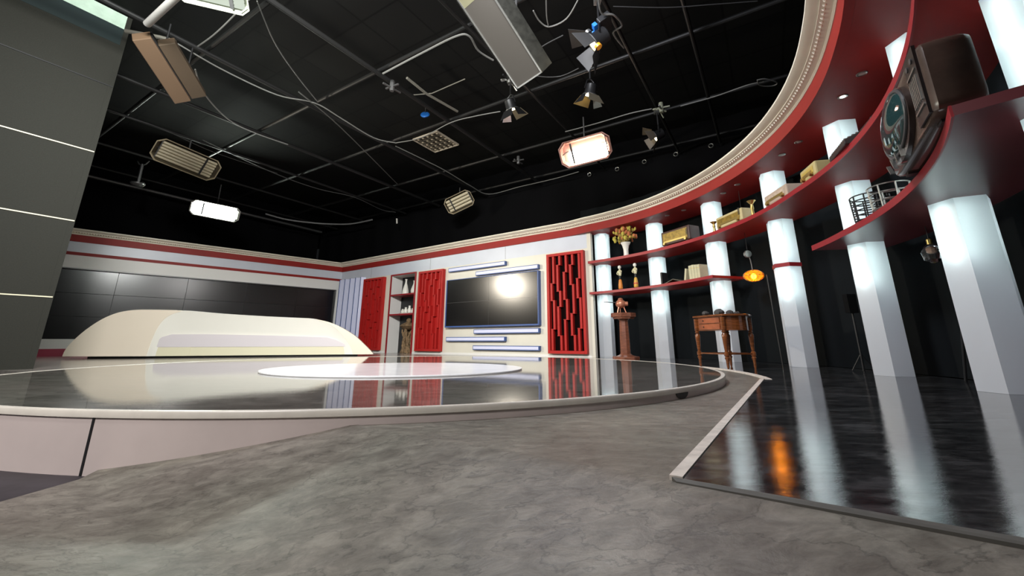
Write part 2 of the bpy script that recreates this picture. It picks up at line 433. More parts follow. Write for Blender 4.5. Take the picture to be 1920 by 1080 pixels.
# left side wedge down to the floor
lw = [rows[i][0] for i in range(len(rows))]
vs = lw + [Vector((p.x, p.y, 0)) for p in lw]; m_ = len(lw)
mb.add(vs, [(i, i + 1, m_ + i + 1, m_ + i) for i in range(m_ - 1)])
ramp = mb.build('vinyl_ramp', vinyl, ang=60); tag(ramp, 'grey slate-look vinyl ramp in the foreground rising to the platform', 'ramp')
trimc = Vector((-1.22, 5.98, 0)); RT = 4.14
def tpt(r, a, z=0): return Vector((trimc.x + r * math.cos(math.radians(a)), trimc.y + r * math.sin(math.radians(a)), z))
sA = onz(1255, 893, ZB); sB = onz(1280, 897, ZB); sC = onz(1433, 711, ZB); sC2 = onz(1425, 711, ZB)
a_end = -math.degrees(math.acos(1)) ; 
aC = math.degrees(math.atan2(sC.y - trimc.y, sC.x - trimc.x))
arc = [tpt(RT, a) for a in [aC + (100 - aC) * i / 60 for i in range(61)]]
# flat grey apron on the base platform up to the trim
ap = [K0 + cd * -1.0, K0, Vector((sA.x, sA.y, 0)), Vector((sC.x, sC.y, 0))] + [tpt(RT, a) for a in range(int(aC) + 3, 80, 6)] + [Vector((-2.5, 8, 0)), Vector((-2.2, 3, 0))]
o = MB().prism([(p.x, p.y) for p in ap], Z1 - .01, Z1 + .008).build('vinyl_apron', vinyl); tag(o, 'flat grey vinyl apron between the round stage and the white floor strip', 'floor covering')
# black glossy deck
E0 = onz(1280, 898, ZB); E1 = onz(1920, 1009, ZB); ed = (E1 - E0).normalized(); E2 = E0 + ed * 1.35
bd = [sB, E0, E2] + [pol(6.34, a) for a in range(-58, 56, 4)] + [tpt(RT, a) for a in range(78, int(aC) + 2, -4)] + [sC]
o = MB().prism([(p.x, p.y) for p in bd], Z1 - .012, ZB).build('black_deck', blackdeck); tag(o, 'glossy black marbled deck under the light columns', 'platform')
F0 = onz(1268, 904, .211); F1 = onz(1920, 1024, .211); F2 = F0 + (F1 - F0).normalized() * 1.38
H0 = E0 - ed * .03
mb = MB(); q = [H0, E2, F2, F0]; tz = [ZB + .001, ZB + .001, .213, .213]
mb.add([Vector((p.x, p.y, z)) for p, z in zip(q, tz)] + [Vector((p.x, p.y, .19)) for p in q], [(0, 1, 2, 3), (4, 5, 6, 7), (0, 1, 5, 4), (1, 2, 6, 5), (2, 3, 7, 6), (3, 0, 4, 7)])
o = mb.build('deck_edge_strip', curb); tag(o, 'grey rubber edge strip along the front of the black deck', 'edge strip')
# white strip and arc
th = thing('floor_trim_strip', 'worn white floor strip between the grey apron and the black deck', 'trim strip')
MB().prism([(p.x, p.y) for p in (sA, sB, sC, sC2)], Z1, ZB + .004).build('straight_strip', strap, th)
MB().arcslab(RT - .035, RT + .025, Z1, ZB + .004, aC, 96, 60).build('curved_strip', strap, th).location = trimc

# ---------------------------------------------------------------- set walls
def build_wall_back():
    R = thing('wall_set_back', 'cream television wall of the set', 'wall', P0, ROTW, kind='structure')
    mb = MB()
    for (a, b2, c, d) in ((0, Z1, 3.19, 3.0), (3.19, 2.97, 4.52, 3.0), (4.52, Z1, 11.09, 3.0)): mb.box(a, 0, b2, c, .1, d)
    mb.build('wall_panel', wallw, R)
    MB().box(0, .0, 3.0, 11.09, .1, 3.44).build('upper_band', wallb, R)
    mb = MB(); 
    for u in (1.95, 5.2, 8.4): mb.box(u, -.0015, 3.0, u + .008, 0, 3.4)
    mb.build('panel_seam', greymetal, R)
    MB().box(0, -.015, Z1, 3.15, 0, .26).box(4.55, -.015, Z1, 11.09, 0, .26).build('skirting', whitep, R)
    # return pilaster beside the first column
    MB().box(11.09, -.02, Z1, 11.2, .10, 3.42).build('pilaster', wallw, R)
build_wall_back()
def build_wall_left():
    R = thing('wall_set_left', 'striped left wall of the set around the black video wall', 'wall', P0, ROTL, kind='structure')
    mb = MB(); mb.box(-11, 0, 2.64, 0, .12, 3.02).box(-.17, 0, Z1, 0, .12, 2.64).box(-11, 0, .40, -.17, .12, .66); mb.build('wall_panel', whitep, R)
    MB().box(-11, 0, 3.09, 0, .12, 3.44).build('upper_band', wallb, R)
    MB().box(-11, -.012, 3.01, 0, .12, 3.10).build('red_stripe', red, R)
    MB().box(-11, -.012, Z1, -.17, .12, .40).build('red_base_band', mat('crimson_base', (.36, .03, .07), .35), R)
    MB().box(-11, -.006, 2.615, -.17, .06, 2.645).box(-.19, -.006, .66, -.165, .06, 2.64).build('screen_surround', greymetal, R)
build_wall_left()
vw = thing('video_wall', 'long dark video wall of tiled screens behind the news desk', 'video wall', P0, ROTL)
MB().box(-10.95, .11, .66, -.18, .16, 2.62).build('cabinet', blackp, vw)
us = [-.185, -1.60, -3.27, -4.94, -6.61, -8.28, -9.95]; zs = [.665, 1.285, 1.94, 2.61]
for i in range(6):
    for j in range(3):
        MB().box(us[i + 1] + .006, .085, zs[j] + .006, us[i] - .006, .11, zs[j + 1] - .006).build('screen_tile', scr, vw)

# cornice path: left wall -> corner -> TV wall -> curve
def rfront(a): return 5.40 + (0.10 * max(0, (-30 - a)) / 30.0)
path = []
for u in (11, 8, 5, 2.5): path.append((P0 - DL * u, Vector((DL.y, -DL.x, 0))))
nL = Vector((DL.y, -DL.x, 0)); nW = Vector((DW.y, -DW.x, 0))
if nW.y > 0: nW = -nW
bis = (nL + nW).normalized(); path.append((P0.copy(), bis / bis.dot(nL)))
for u in (2.5, 5, 8, 10.6): path.append((P0 + DW * u, nW))
for i in range(61):
    a = 51 - i * 2.0
    p = pol(rfront(a), a); path.append((p, (CC - p).normalized()))
def sweep(mb, prof, smooth=True, off=0):
    rings = [[Vector((p.x, p.y, 0)) + n * (o_ + off) + Vector((0, 0, z)) for o_, z in prof] for p, n in path]
    return mb.loft(rings, smooth=smooth)
mb = sweep(MB(), [(-.02, 3.60), (.035, 3.60), (.05, 3.615), (.05, 3.63), (.085, 3.64), (.12, 3.655), (.15, 3.66), (.15, 3.675), (.19, 3.685), (.235, 3.71), (.25, 3.72), (.25, 3.745), (-.02, 3.745)])
o = mb.build('trim_1', cream, ang=25); tag(o, 'cream stepped cornice moulding along the top of the set', 'moulding', kind='structure')
mb = MB(); 
for i in range(len(path) - 1):
    a, na = path[i]; b2, nb = path[i + 1]; L = (b2 - a).length; k = max(1, int(L / .055))
    for j in range(k):
        t = j / k; p = a.lerp(b2, t); n_ = na.lerp(nb, t); c = Vector((p.x, p.y, 0)) + n_ * .115 + Vector((0, 0, 3.648))
        r = .02
        mb.add([c + Vector(v) * r for v in ((1, 0, 0), (0, 1, 0), (-1, 0, 0), (0, -1, 0), (0, 0, 1), (0, 0, -1))], [(0, 1, 4), (1, 2, 4), (2, 3, 4), (3, 0, 4), (1, 0, 5), (2, 1, 5), (3, 2, 5), (0, 3, 5)], True)
o = mb.build('trim_2', bead); tag(o, 'row of small cream beads under the cornice', 'moulding', kind='structure')
mb = sweep(MB(), [(-.05, 3.40), (.03, 3.40), (.03, 3.60), (-.05, 3.60)])
o = mb.build('trim_3', red, ang=30); tag(o, 'red fascia band below the cream cornice', 'fascia', kind='structure')
o = MB().arcslab(lambda a: rfront(a) + .052, 6.30, 3.402, 3.46, 51.5, -72, 72).build('curved_soffit', red, loc=CC); tag(o, 'wide red curved soffit over the light columns', 'soffit', kind='structure')

# ================================================================ FIXED DRESSING ON THE TV WALL
def wallthing(name, label, cat, u, z, group=None): return thing(name, label, cat, P0 + DW * u + Vector((0, 0, z)), ROTW, group)
def lattice(u0, u1, label, backed, ledges):
    z0, z1 = .29, 2.94; W = u1 - u0; H = z1 - z0; dp = .13; fr = .075
    t = wallthing('lattice_panel', label, 'wall panel', u0, z0, 'red slatted lattice panels on the television wall')
    mb = MB(); mb.box(0, -dp, 0, fr, 0, H).box(W - fr, -dp, 0, W, 0, H).box(fr, -dp, 0, W - fr, 0, fr).box(fr, -dp, H - fr, W - fr, 0, H)
    mb.build('frame', redlat, t, bevel=.004)
    MB().box(fr, -.012, fr, W - fr, -.002, H - fr).build('backing', redlat if backed else mat('dark_opening', (.006, .002, .002), .9, spec=.05), t)
    iw = (W - 2 * fr) / 5
    for k in range(5):
        uc = fr + iw * (k + .5); L = sorted([l - z0 for l in ledges[k]]); zz = [fr] + L + [H - fr]
        for j in range(len(zz) - 1):
            off = (.035 if (j + k) % 2 else -.035)
            MB().box(uc + off - .03, -dp + .012, zz[j] + .006, uc + off + .03, -.012, zz[j + 1] - .006).build('slat', redlat, t)
        for l in L: MB().box(uc - .07, -dp + .006, l - .008, uc + .07, -.012, l + .008).build('cross_ledge', redlat, t)
led3 = [(2.12, 1.66, .91), (2.61, 1.9, 1.49, .74), (2.40, 1.67, 1.15), (2.58, 2.05, 1.30, .75), (2.2, 1.69, .92)]
led2 = [(2.21, 1.74, 1.03), (2.66, 1.94, 1.56, .85), (2.43, 1.74, 1.24), (2.62, 2.1, 1.4, .85), (2.28, 1.76, 1.03)]
lattice(9.90, 11.02, 'red slatted lattice panel to the right of the television', False, led3)
lattice(4.78, 5.95, 'red slatted lattice panel between the niche and the television', True, led2)
lattice(1.69, 2.90, 'red slatted lattice panel left of the niche, partly behind the desk', True, [(2.3, 1.8, .9), (2.55, 2.0, 1.4, .8), (2.35, 1.6, 1.1), (2.6, 2.15, 1.3, .7), (2.2, 1.7, 1.0)])

tv = wallthing('wall_television', 'large dark four-panel television in a blue frame', 'television', 6.14, 1.02)
W, H, dp = 3.50, 1.51, .14
MB().box(0, -dp, 0, W, 0, .045).box(0, -dp, H - .02, W, 0, H).box(0, -dp, .045, .035, 0, H - .02).box(W - .035, -dp, .045, W, 0, H - .02).build('frame', blue, tv, bevel=.004)
MB().box(.035, -.09, .045, W - .035, 0, H - .02).build('cabinet', blackp, tv)
mw = (W - .07) / 2; mh = (H - .065) / 2
for i in range(2):
    for j in range(2): MB().box(.035 + i * mw + .003, -.125, .045 + j * mh + .003, .035 + (i + 1) * mw - .003, -.09, .045 + (j + 1) * mh - .003).build('screen', scr2, tv)
MB().box(.035 + mw - .004, -.122, .045, .035 + mw + .004, -.09, H - .02).box(.035, -.122, .045 + mh - .004, W - .035, -.09, .045 + mh + .004).build('seam', seam, tv)
for (u0, u1, z0, z1, lb) in ((6.16, 8.47, 2.80, 2.93, 'upper left white light bar edged in blue above the television'), (7.33, 9.62, 2.58, 2.71, 'white light bar edged in blue just above the television, right side'),
                             (7.31, 9.62, .82, .95, 'white light bar edged in blue just below the television, right side'), (6.18, 8.48, .60, .73, 'white light bar edged in blue below the television, left side'),
                             (7.29, 9.62, .355, .48, 'lowest white light bar edged in blue near the floor')):
    t = wallthing('accent_bar', lb, 'wall light bar', u0, z0, 'blue edged accent bars around the television'); w_ = u1 - u0; h_ = z1 - z0
    MB().box(0, -.10, 0, w_, 0, h_).build('blue_box', blue, t, bevel=.003)
    MB().box(.022, -.104, .024, w_ - .03, -.098, h_ - .02).build('white_face', lav, t)
for k, u in enumerate((.12, .47, .82, 1.17, 1.50)):
    lb = ['first pale vertical fin with blue edge next to the wall corner', 'second pale vertical fin from the wall corner', 'third pale vertical fin from the wall corner', 'fourth pale vertical fin from the wall corner', 'narrow blue vertical fin beside the red lattice panel'][k]
    t = wallthing('wall_fin', lb, 'wall fin', u, .30, 'pale fins with blue edges left of the lattice panel')
    ww = .26 if k < 4 else .09
    mb = MB(); mb.prism([(0, 0), (.05, -.16), (.05 + ww, 0)], 0, 2.74); mb.build('fin_body', lav, t)
    MB().prism([(.0, -.0), (.0, -.02), (.03, -.175), (.055, -.175), (.05, -.15)], 0, 2.745).build('blue_edge', blue, t)

# niche
ni = wallthing('display_niche', 'tall open display niche with red frame and two red shelves', 'shelf unit', 3.19, Z1)
W, H, dp = 1.33, 2.77, .5
MB().box(0, 0, 0, .03, dp, H).box(W - .03, 0, 0, W, dp, H).box(.03, 0, H - .03, W - .03, dp, H).build('side_panel', whitep, ni)
MB().box(0, dp, 0, W, dp + .02, H).build('back_panel', blackp, ni)
MB().box(-.02, -.03, 0, .035, 0, H + .02).box(W - .035, -.03, 0, W + .02, 0, H + .02).box(.035, -.03, H - .03, W - .035, 0, H + .02).build('frame', redsh, ni)
for z in (1.30, 2.0): MB().box(.03, -.03, z, W - .03, dp, z + .05).build('shelf', redsh, ni)
def lathe_obj(name, prof, m, parent=None, loc=None, n=24, sx=1, sy=1, ang=40):
    return MB().lathe(prof, n, sx=sx, sy=sy).build(name, m, parent, loc=loc, ang=ang)
def npos(u, y, z): return P0 + DW * u + Vector((-DW.y, DW.x, 0)) * y + Vector((0, 0, z))
for (u, h, lb) in ((3.78, .56, 'tall white ceramic bottle vase on the top shelf of the niche'), (4.22, .47, 'shorter white ceramic vase at the right of the niche top shelf')):
    o = lathe_obj('ceramic_vase', [(.09 * h / .5, 0), (.11 * h / .5, .02), (.115, h * .25), (.07, h * .55), (.035, h * .75), (.03, h * .9), (.05, h), (.035, h)], stone, loc=npos(u, .2, Z1 + 2.05)); tag(o, lb, 'vase', 'white vases in the niche')
t = thing('tea_set', 'small white ornate tea set on the middle shelf of the niche', 'tea set', npos(3.95, .2, Z1 + 1.35))
lathe_obj('tray', [(.27, 0), (.30, .03), (.28, .035), (.0, .03)], stone, t, sy=.6)
for dx, h in ((-.17, .14), (-.06, .2), (.07, .26), (.19, .17)):
    p = MB(); p.lathe([(.035, .03), (.06, .06), (.065, .03 + h * .5), (.035, .03 + h * .8), (.045, .03 + h)], 14, Matrix.Translation((dx, 0, 0))).build('pot', stone, t)
t = thing('driftwood_sculpture', 'twisted brown driftwood sculpture standing in the bottom of the niche', 'sculpture', npos(3.98, .25, Z1))
mb = MB(); random.seed(11)
for k in range(15):
    a = 2 * PI * k / 15; r0 = random.uniform(.10, .26); tw = random.uniform(-1.4, 1.4); h = random.uniform(.65, 1.0)
    pts = [(r0 * math.cos(a + tw * i / 6) * (1 - .35 * math.sin(PI * i / 6)) + random.uniform(-.03, .03), .7 * r0 * math.sin(a + tw * i / 6) + random.uniform(-.02, .02), h * i / 6) for i in range(7)]
    mb.tube(smoothpath(pts, 3), [.055 - .03 * i / 18 + random.uniform(-.008, .012) for i in range(19)], 8)
mb.build('trunk', bark, t, ang=70)
mb = MB(); mb.lathe([(.06, .78), (.22, .86), (.30, .92), (.22, .99), (.08, 1.06), (.03, 1.14)], 14); mb.sphere((.02, 0, 1.12), .09, 8, jit=.12); mb.build('knotted_crown', bark, t, ang=70)

# ================================================================ STAGE
EC = Vector((-1.53, 5.69, 0)); EA, EB = 3.93, 3.65
def ell(k, da=0, n=160): a = 2 * PI * k / n; return ((EA + da) * math.cos(a), (EB + da) * math.sin(a))
st = thing('round_stage', 'low round stage with glossy marbled top and cream rim', 'stage', EC)
MB().prism([ell(k, -.035) for k in range(160)], Z2 - .02, Z2).build('stage_top', deckm, st)
mb = MB(); n = 160
rings = []
for da, z in ((-.035, Z2 - .03), (-.035, Z2 + .001), (-.02, Z2 + .004), (.0, Z2 + .002), (.004, Z2 - .004), (.004, Z2 - .03), (-.035, Z2 - .03)):
    rings.append([Vector((*ell(k, da), z)) for k in range(n)])
mb.loft(rings, caps=False); mb.build('rim', rimm, st, ang=50)
mb = MB(); rings = [[Vector((*ell(k, -.004), z)) for k in range(n)] for z in (0, Z2 - .03)]; mb.loft(rings, caps=False); mb.build('skirt', skirt, st, ang=50)
def skirtpart(name, px, py, wpx, m, z0, z1, label=None):
    p = onz(px, py, Z2); a = math.atan2((p.y - EC.y) / EB, (p.x - EC.x) / EA)
    q = Vector(((EA - .004) * math.cos(a), (EB - .004) * math.sin(a), 0)); nrm = Vector((math.cos(a) / EA, math.sin(a) / EB, 0)).normalized(); tg = Vector((-nrm.y, nrm.x, 0))
    return q, nrm, tg
q, nr, tg = skirtpart('', 186, 769, 0, None, 0, 0)
MB().bar(q + nr * .001 + Vector((0, 0, .0)), q + nr * .001 + Vector((0, 0, Z2 - .03)), .012, .004, up=nr).build('skirt_joint', blackp, st)
q, nr, tg = skirtpart('', 1274, 727, 0, None, 0, 0)
mb = MB(); M = frame(q + nr * .002 + Vector((0, 0, Z2 - .032)), tg, nr)
mb.prism([(.085 * math.cos(PI + PI * i / 16), .042 * abs(math.sin(PI * i / 16)) * (-1 if (M.to_3x3() @ Vector((0, 1, 0))).z > 0 else 1)) for i in range(17)], 0, .003, M)
mb.build('cable_cutout', blackp, st)
# white disc
dc = Vector((-1.414, 5.0, Z2)); o = MB().prism([(1.475 * math.cos(2 * PI * k / 96), 1.17 * math.sin(2 * PI * k / 96)) for k in range(96)], .0005, .018).build('white_floor_disc', discm, loc=dc, bevel=.004)
tag(o, 'thin white round disc lying on the middle of the stage', 'disc')

# ================================================================ DESK
D0 = Vector((-8.4, 7.73, 0)); D1 = Vector((-3.24, 9.40, 0)); dd = (D1 - D0).normalized(); ROTD = math.atan2(dd.y, dd.x)
DS = 1.25
dk = thing('news_desk', 'large white curved news desk with rounded ends behind the stage', 'desk', M=Matrix.Translation((D0.x * DS, D0.y * DS, .10)) @ Matrix.Rotation(ROTD, 4, 'Z') @ Matrix.Scale(DS, 4)); dk.scale = (DS,) * 3
sil = [(.03, .33), (.05, .45), (.12, .60), (.27, .81), (.46, 1.0), (.65, 1.12), (.84, 1.18), (1.06, 1.205), (1.5, 1.21), (1.9, 1.20), (2.46, 1.155), (3.24, 1.115), (3.85, 1.095), (4.1, 1.085), (4.28, 1.055), (4.5, 1.0), (4.73, .90), (4.92, .79), (5.08, .68), (5.32, .46), (5.42, .36), (5.45, .32)]
sil = [(p.x, p.y) for p in smoothpath([(x, z, 0) for x, z in sil], 3)]
sil = [(x, max(z - Z1, .12)) for x, z in sil]
# the body: silhouette carried back, deepest at the middle, top edge softened
yb = lambda x: .55 + .55 * math.sin(PI * min(max((x - .0) / 5.45, 0), 1))
outline = sil + [(5.45, .12), (.03, .12)]
def dring(y, ins): return [Vector((x + (2.7 - x) * ins * .02, y(x) if callable(y) else y, z - (z - .12) * ins * .02)) for x, z in sil]
mb = MB()
rings = [dring(.03, 1.2), dring(.0, 0.4)]; rings = [dring(.02, 1), dring(.035, .2), dring(.07, 0), dring(lambda x: yb(x) * .6, 0), dring(lambda x: yb(x), .6)]
mb.loft(rings, close=False, caps=False)
n = len(sil)
back = [Vector((x, yb(x), .12)) for x, z in sil]; bt = rings[-1]
mb.add(list(bt) + back, [(i, i + 1, n + i + 1, n + i) for i in range(n - 1)])
mb.build('shell', desk_l, dk, ang=50)
# front left wing (flat facing panel), curved inner edge
arcL = [(1.29, .33), (1.31, .50), (1.345, .74), (1.42, .97), (1.54, 1.11), (1.72, 1.19)]
arcL = [(p.x, p.y - Z1) for p in smoothpath([(x, z, 0) for x, z in arcL], 5)]; arcL[0] = (arcL[0][0], .12)
wing = [p for p in sil if p[0] < 1.72] + arcL[::-1]
MB().prism(wing, 0, .014, Matrix(((1, 0, 0, 0), (0, 0, -1, .016), (0, 1, 0, 0), (0, 0, 0, 1)))).build('left_wing', desk_l, dk)
arcR = [(4.17, 1.08), (4.5, .95), (4.74, .76), (4.93, .53), (5.02, .33)]
arcR = [(p.x, p.y - Z1) for p in smoothpath([(x, z, 0) for x, z in arcR], 5)]; arcR[-1] = (arcR[-1][0], .12)
wing = arcR[::-1] + [p for p in sil if p[0] > 4.17]
MB().prism(wing, 0, .014, Matrix(((1, 0, 0, 0), (0, 0, -1, .016), (0, 1, 0, 0), (0, 0, 0, 1)))).build('right_wing', desk_l, dk)
# concave front between the wings: leans back towards the bottom
top = [p for p in sil if 1.72 <= p[0] <= 4.17]
fo = arcL[:-1] + top + arcR[1:]
def sm(x): x = min(1, max(0, x)); return x * x * (3 - 2 * x)
def fy(t, x): return .010 + .09 * (1 - t) ** .6 * sm((x - 1.29) / .45) * sm((5.02 - x) / .5)
K = len(fo); nrow = 8; mb = MB(); rings = []
for j in range(nrow + 1):
    t = j / nrow; rings.append([Vector((x, fy(t, x), .12 + (z - .12) * t)) for x, z in fo])
mb.loft(rings, close=False, caps=False); mb.build('curved_front', desk_w, dk, ang=60)
mb = MB(); M = Matrix(((1, 0, 0, 0), (0, 0, -1, .075), (0, 1, 0, 0), (0, 0, 0, 1)))
bandp = [(1.38, .29), (1.40, .40), (1.47, .48), (1.62, .535), (2.2, .54), (3.4, .52), (4.45, .485), (4.62, .44), (4.80, .36), (4.9, .29)]
mb.prism(bandp, 0, .05, M); mb.build('lavender_band', desk_b, dk)
MB().box(1.36, .03, .12, 1.98, .12, .288).build('kick_plate', desk_y, dk)
MB().box(1.98, .034, .12, 4.95, .12, .288).build('kick_plate', desk_y, dk)
MB().box(.35, .10, .082, 5.1, .5, .12).build('plinth', blackp, dk)

# ================================================================ COLUMNS
CP = [(2.30, 10.60), (3.39, 9.60), (4.08, 8.06), (4.41, 6.50), (4.32, 4.87), (3.80, 3.29), (2.88, 1.83)]
ordn = ['first', 'second', 'third', 'fourth', 'fifth', 'sixth', 'seventh']
def hexa(r): return [(r * math.cos(k * PI / 3 + .05), r * math.sin(k * PI / 3 + .05)) for k in range(6)]
for i, (x, y) in enumerate(CP):
    # turned to the middle of the stage
    rot = math.atan2(CC.y - y, CC.x - x)
    lb = ['lit white faceted column beside the television wall, below the dried flowers', 'lit white faceted column left of the wooden radio', 'lit white faceted column behind the half-round wooden table',
          'lit white faceted column with a red collar right of the amber lamp', 'lit white faceted column behind the wire baskets', 'lit white faceted column, large, under the vintage television', 'lit white faceted column at the right edge of the picture behind the vintage television'][i]
    t = thing('light_column', lb, 'column', (x, y, ZB), rot, 'lit faceted columns under the curved soffit')
    secs = [(0.0, 1.76 - ZB), (1.82 - ZB, 2.55 - ZB), (2.61 - ZB, 3.398 - ZB)]
    for k, (a, b2) in enumerate(secs):
        a += .001; b2 -= .001
        if i == 6 and k == 2: pass
        sh = MB().prism(hexa(.20), a, b2).build('shaft_section', colm, t)
        ta = 1.02 if k == 0 else a + .03
        ax_, ay_ = .10 * math.cos(math.radians(32)), .10 * math.sin(math.radians(32))
        MB().tube([(ax_, ay_, ta), (ax_, ay_, b2 - .03)], .018, 8).build('fluorescent_tube', COLTUBE, sh)

# shelves -----------------------------------------------------------------
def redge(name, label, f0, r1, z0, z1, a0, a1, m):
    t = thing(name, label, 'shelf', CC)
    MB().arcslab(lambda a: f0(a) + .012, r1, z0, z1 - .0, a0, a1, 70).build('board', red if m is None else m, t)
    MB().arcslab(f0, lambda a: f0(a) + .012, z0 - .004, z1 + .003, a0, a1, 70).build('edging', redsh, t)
    return t
fA = lambda a: 5.37 if a > -10 else 5.37 + .29 * (-10 - a) / 38
redge('upper_shelf', 'long red upper shelf curving past all the light columns', fA, 6.14, 2.55, 2.61, 51.5, -62, None)
redge('lower_shelf', 'red lower shelf spanning the first three columns', lambda a: 5.38, 6.14, 1.76, 1.81, 51.5, 15.5, None)
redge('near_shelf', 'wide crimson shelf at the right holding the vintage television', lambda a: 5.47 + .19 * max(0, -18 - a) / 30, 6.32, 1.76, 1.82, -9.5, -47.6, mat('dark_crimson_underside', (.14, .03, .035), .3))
t = thing('column_collar', 'red collar ring around the fourth column', 'collar', (4.41, 6.50, 1.76), math.atan2(CC.y - 6.5, CC.x - 4.41))
mb = MB(); mb.prism(hexa(.215), 0, .06); mb.build('ring', redsh, t)

# downlights ----------------------------------------------------------------
dlp = [(1156, 431, 1), (1181, 425, 1), (1251, 404, 2), (1282, 394, 2), (1356, 362, 3), (1383, 346, 3), (1466, 290, 4), (1497, 266, 4), (1580, 181, 5), (1616, 138, 5)]
for k, (px, py, bay) in enumerate(dlp):
    p = onz(px, py, 3.40); lit = (k == 8)
    lb = ('lit' if lit else 'dim') + ' soffit downlight between %s and %s columns, nearer the %s' % (ordn[bay - 1], ordn[bay], ordn[bay - 1] if k % 2 == 0 else ordn[bay])
    t = thing('soffit_downlight', lb, 'downlight', (p.x, p.y, 3.40), 0, 'downlights in the red soffit')
    MB().lathe([(.030, -.004), (.045, -.008), (.052, -.004), (.052, 0), (.03, 0)], 20).build('bezel', silver, t)
    MB().lathe([(.001, -.0055), (.030, -.0055), (.030, -.001), (.001, -.001)], 16).build('lamp_face', lampdown if lit else mat('dim_lens', (.30, .22, .2), .3, emit=.12), t)

# ================================================================ THINGS ON THE SHELVES
def onshelf(r, a, z): return pol(r, a, z)
def faceang(a): return math.radians(a) - PI / 2   # local x tangential (towards the TV wall), local -y... see below
# local frame on shelf: x runs along the shelf to the right as seen from the stage, -y faces the stage
def shelfthing(name, label, cat, r, a, z, group=None, turn=0): return thing(name, label, cat, pol(r, a, z), math.radians(a) - PI / 2 + turn, group)
ZA, ZL, ZN = 2.613, 1.813, 1.823
# vase with dried flowers
t = shelfthing('flower_vase', 'white waisted vase of dried orange and yellow flowers on the upper shelf', 'vase', 5.60, 41.2, ZA)
MB().lathe([(.062, 0), (.07, .01), (.060, .10), (.062, .20), (.085, .30), (.125, .37), (.115, .37), (.04, .2)], 24).build('vase_body', stone, t)
mb = MB(); mr = MB(); mg = MB()
random.seed(4)
for k in range(95):
    a = random.uniform(0, 2 * PI); rr = random.uniform(.05, .32); h = random.uniform(.48, .76) - rr * .2
    tip = (rr * math.cos(a), rr * math.sin(a) * .6, h); mb.tube([(0, 0, .38), (tip[0] * .5, tip[1] * .5, .38 + (h - .38) * .6), tip], .004, 4)
    tgt = mr if k % 2 else mg; tgt.sphere(tip, random.uniform(.020, .040), 6, sz=1.6, jit=.2)
mb.build('stems', mat('dry_stem', (.35, .26, .08), .7), t); tag(mr.build('orange_heads', mat('dry_orange', (.50, .16, .06), .8), t), kind='stuff'); tag(mg.build('yellow_heads', mat('dry_yellow', (.45, .38, .06), .8), t), kind='stuff')
# wooden radio
def radio(label, r, a, W, D, H, body, face, knobs=2, legs=False, turn=0, grille=None):
    t = shelfthing('vintage_radio', label, 'radio', r, a, ZA, turn=turn)
    mb = MB(); mb.box(-W / 2, -D / 2, .02, W / 2, D / 2, H); mb.build('case', body, t, bevel=.02)
    MB().box(-W / 2 + .045, -D / 2 - .006, .07, W / 2 - .06, -D / 2 + .002, H - .045).build('face_panel', face, t, bevel=.004)
    MB().box(-W / 2 + .07, -D / 2 - .010, .075, W / 2 - .10, -D / 2 - .004, .11).build('tuning_scale', goldb, t)
    for s in ([-1, 1] if knobs else []):
        MB().tube([(s * (W / 2 - .10), -D / 2 - .04, .055), (s * (W / 2 - .10), -D / 2 - .004, .055)], .028, 16).build('knob', grille or goldb, t)
    for s in (-1, 1): MB().box(s * W * .38 - .03, -D / 2 + .01, 0, s * W * .38 + .03, D / 2 - .01, .022).build('foot', blackp, t)
    mb = MB()
    for k in range(5): mb.box(W / 2 - .09, -D / 2 - .010, .13 + k * .026, W / 2 - .05, -D / 2 - .004, .145 + k * .026)
    if H > .2: mb.build('push_buttons', blackp, t)
    return t
radio('wooden vintage radio with gold front on the upper shelf between second and third columns', 5.53, 24.8, .78, .30, .33, mat('radio_walnut', (.045, .014, .010), .35), gold)
radio('gold-fronted vintage radio between two brass candlesticks on the upper shelf', 5.52, 9.4, .70, .24, .24, mat('pale_gold_case', (.50, .42, .22), .35), gold)
t = radio('pale pinkish beige tabletop radio on the upper shelf at the fourth column', 5.53, -3.8, .60, .24, .20, mat('beige_bakelite', (.44, .34, .26), .4), mat('beige_face', (.48, .38, .29), .5, noise=.2, nscale=20))
t = radio('yellowish boxy radio on the upper shelf between fourth and fifth columns', 5.56, -12.9, .42, .26, .20, mat('yellow_bakelite', (.48, .40, .18), .4), mat('yellow_face', (.50, .36, .08), .4))
for (a, h, r, lb) in ((14.6, .22, 5.48, 'short brass candlestick left of the gold radio'), (4.4, .31, 5.52, 'taller brass candlestick right of the gold radio')):
    t = shelfthing('candlestick', lb, 'candlestick', r, a, ZA, 'brass candlesticks on the upper shelf')
    MB().lathe([(.055, 0), (.06, .01), (.028, .03), (.020, h * .5), (.028, h * .55), (.020, h * .8), (.055, h * .95), (.07, h), (.02, h - .01)], 20).build('stick', goldb, t)
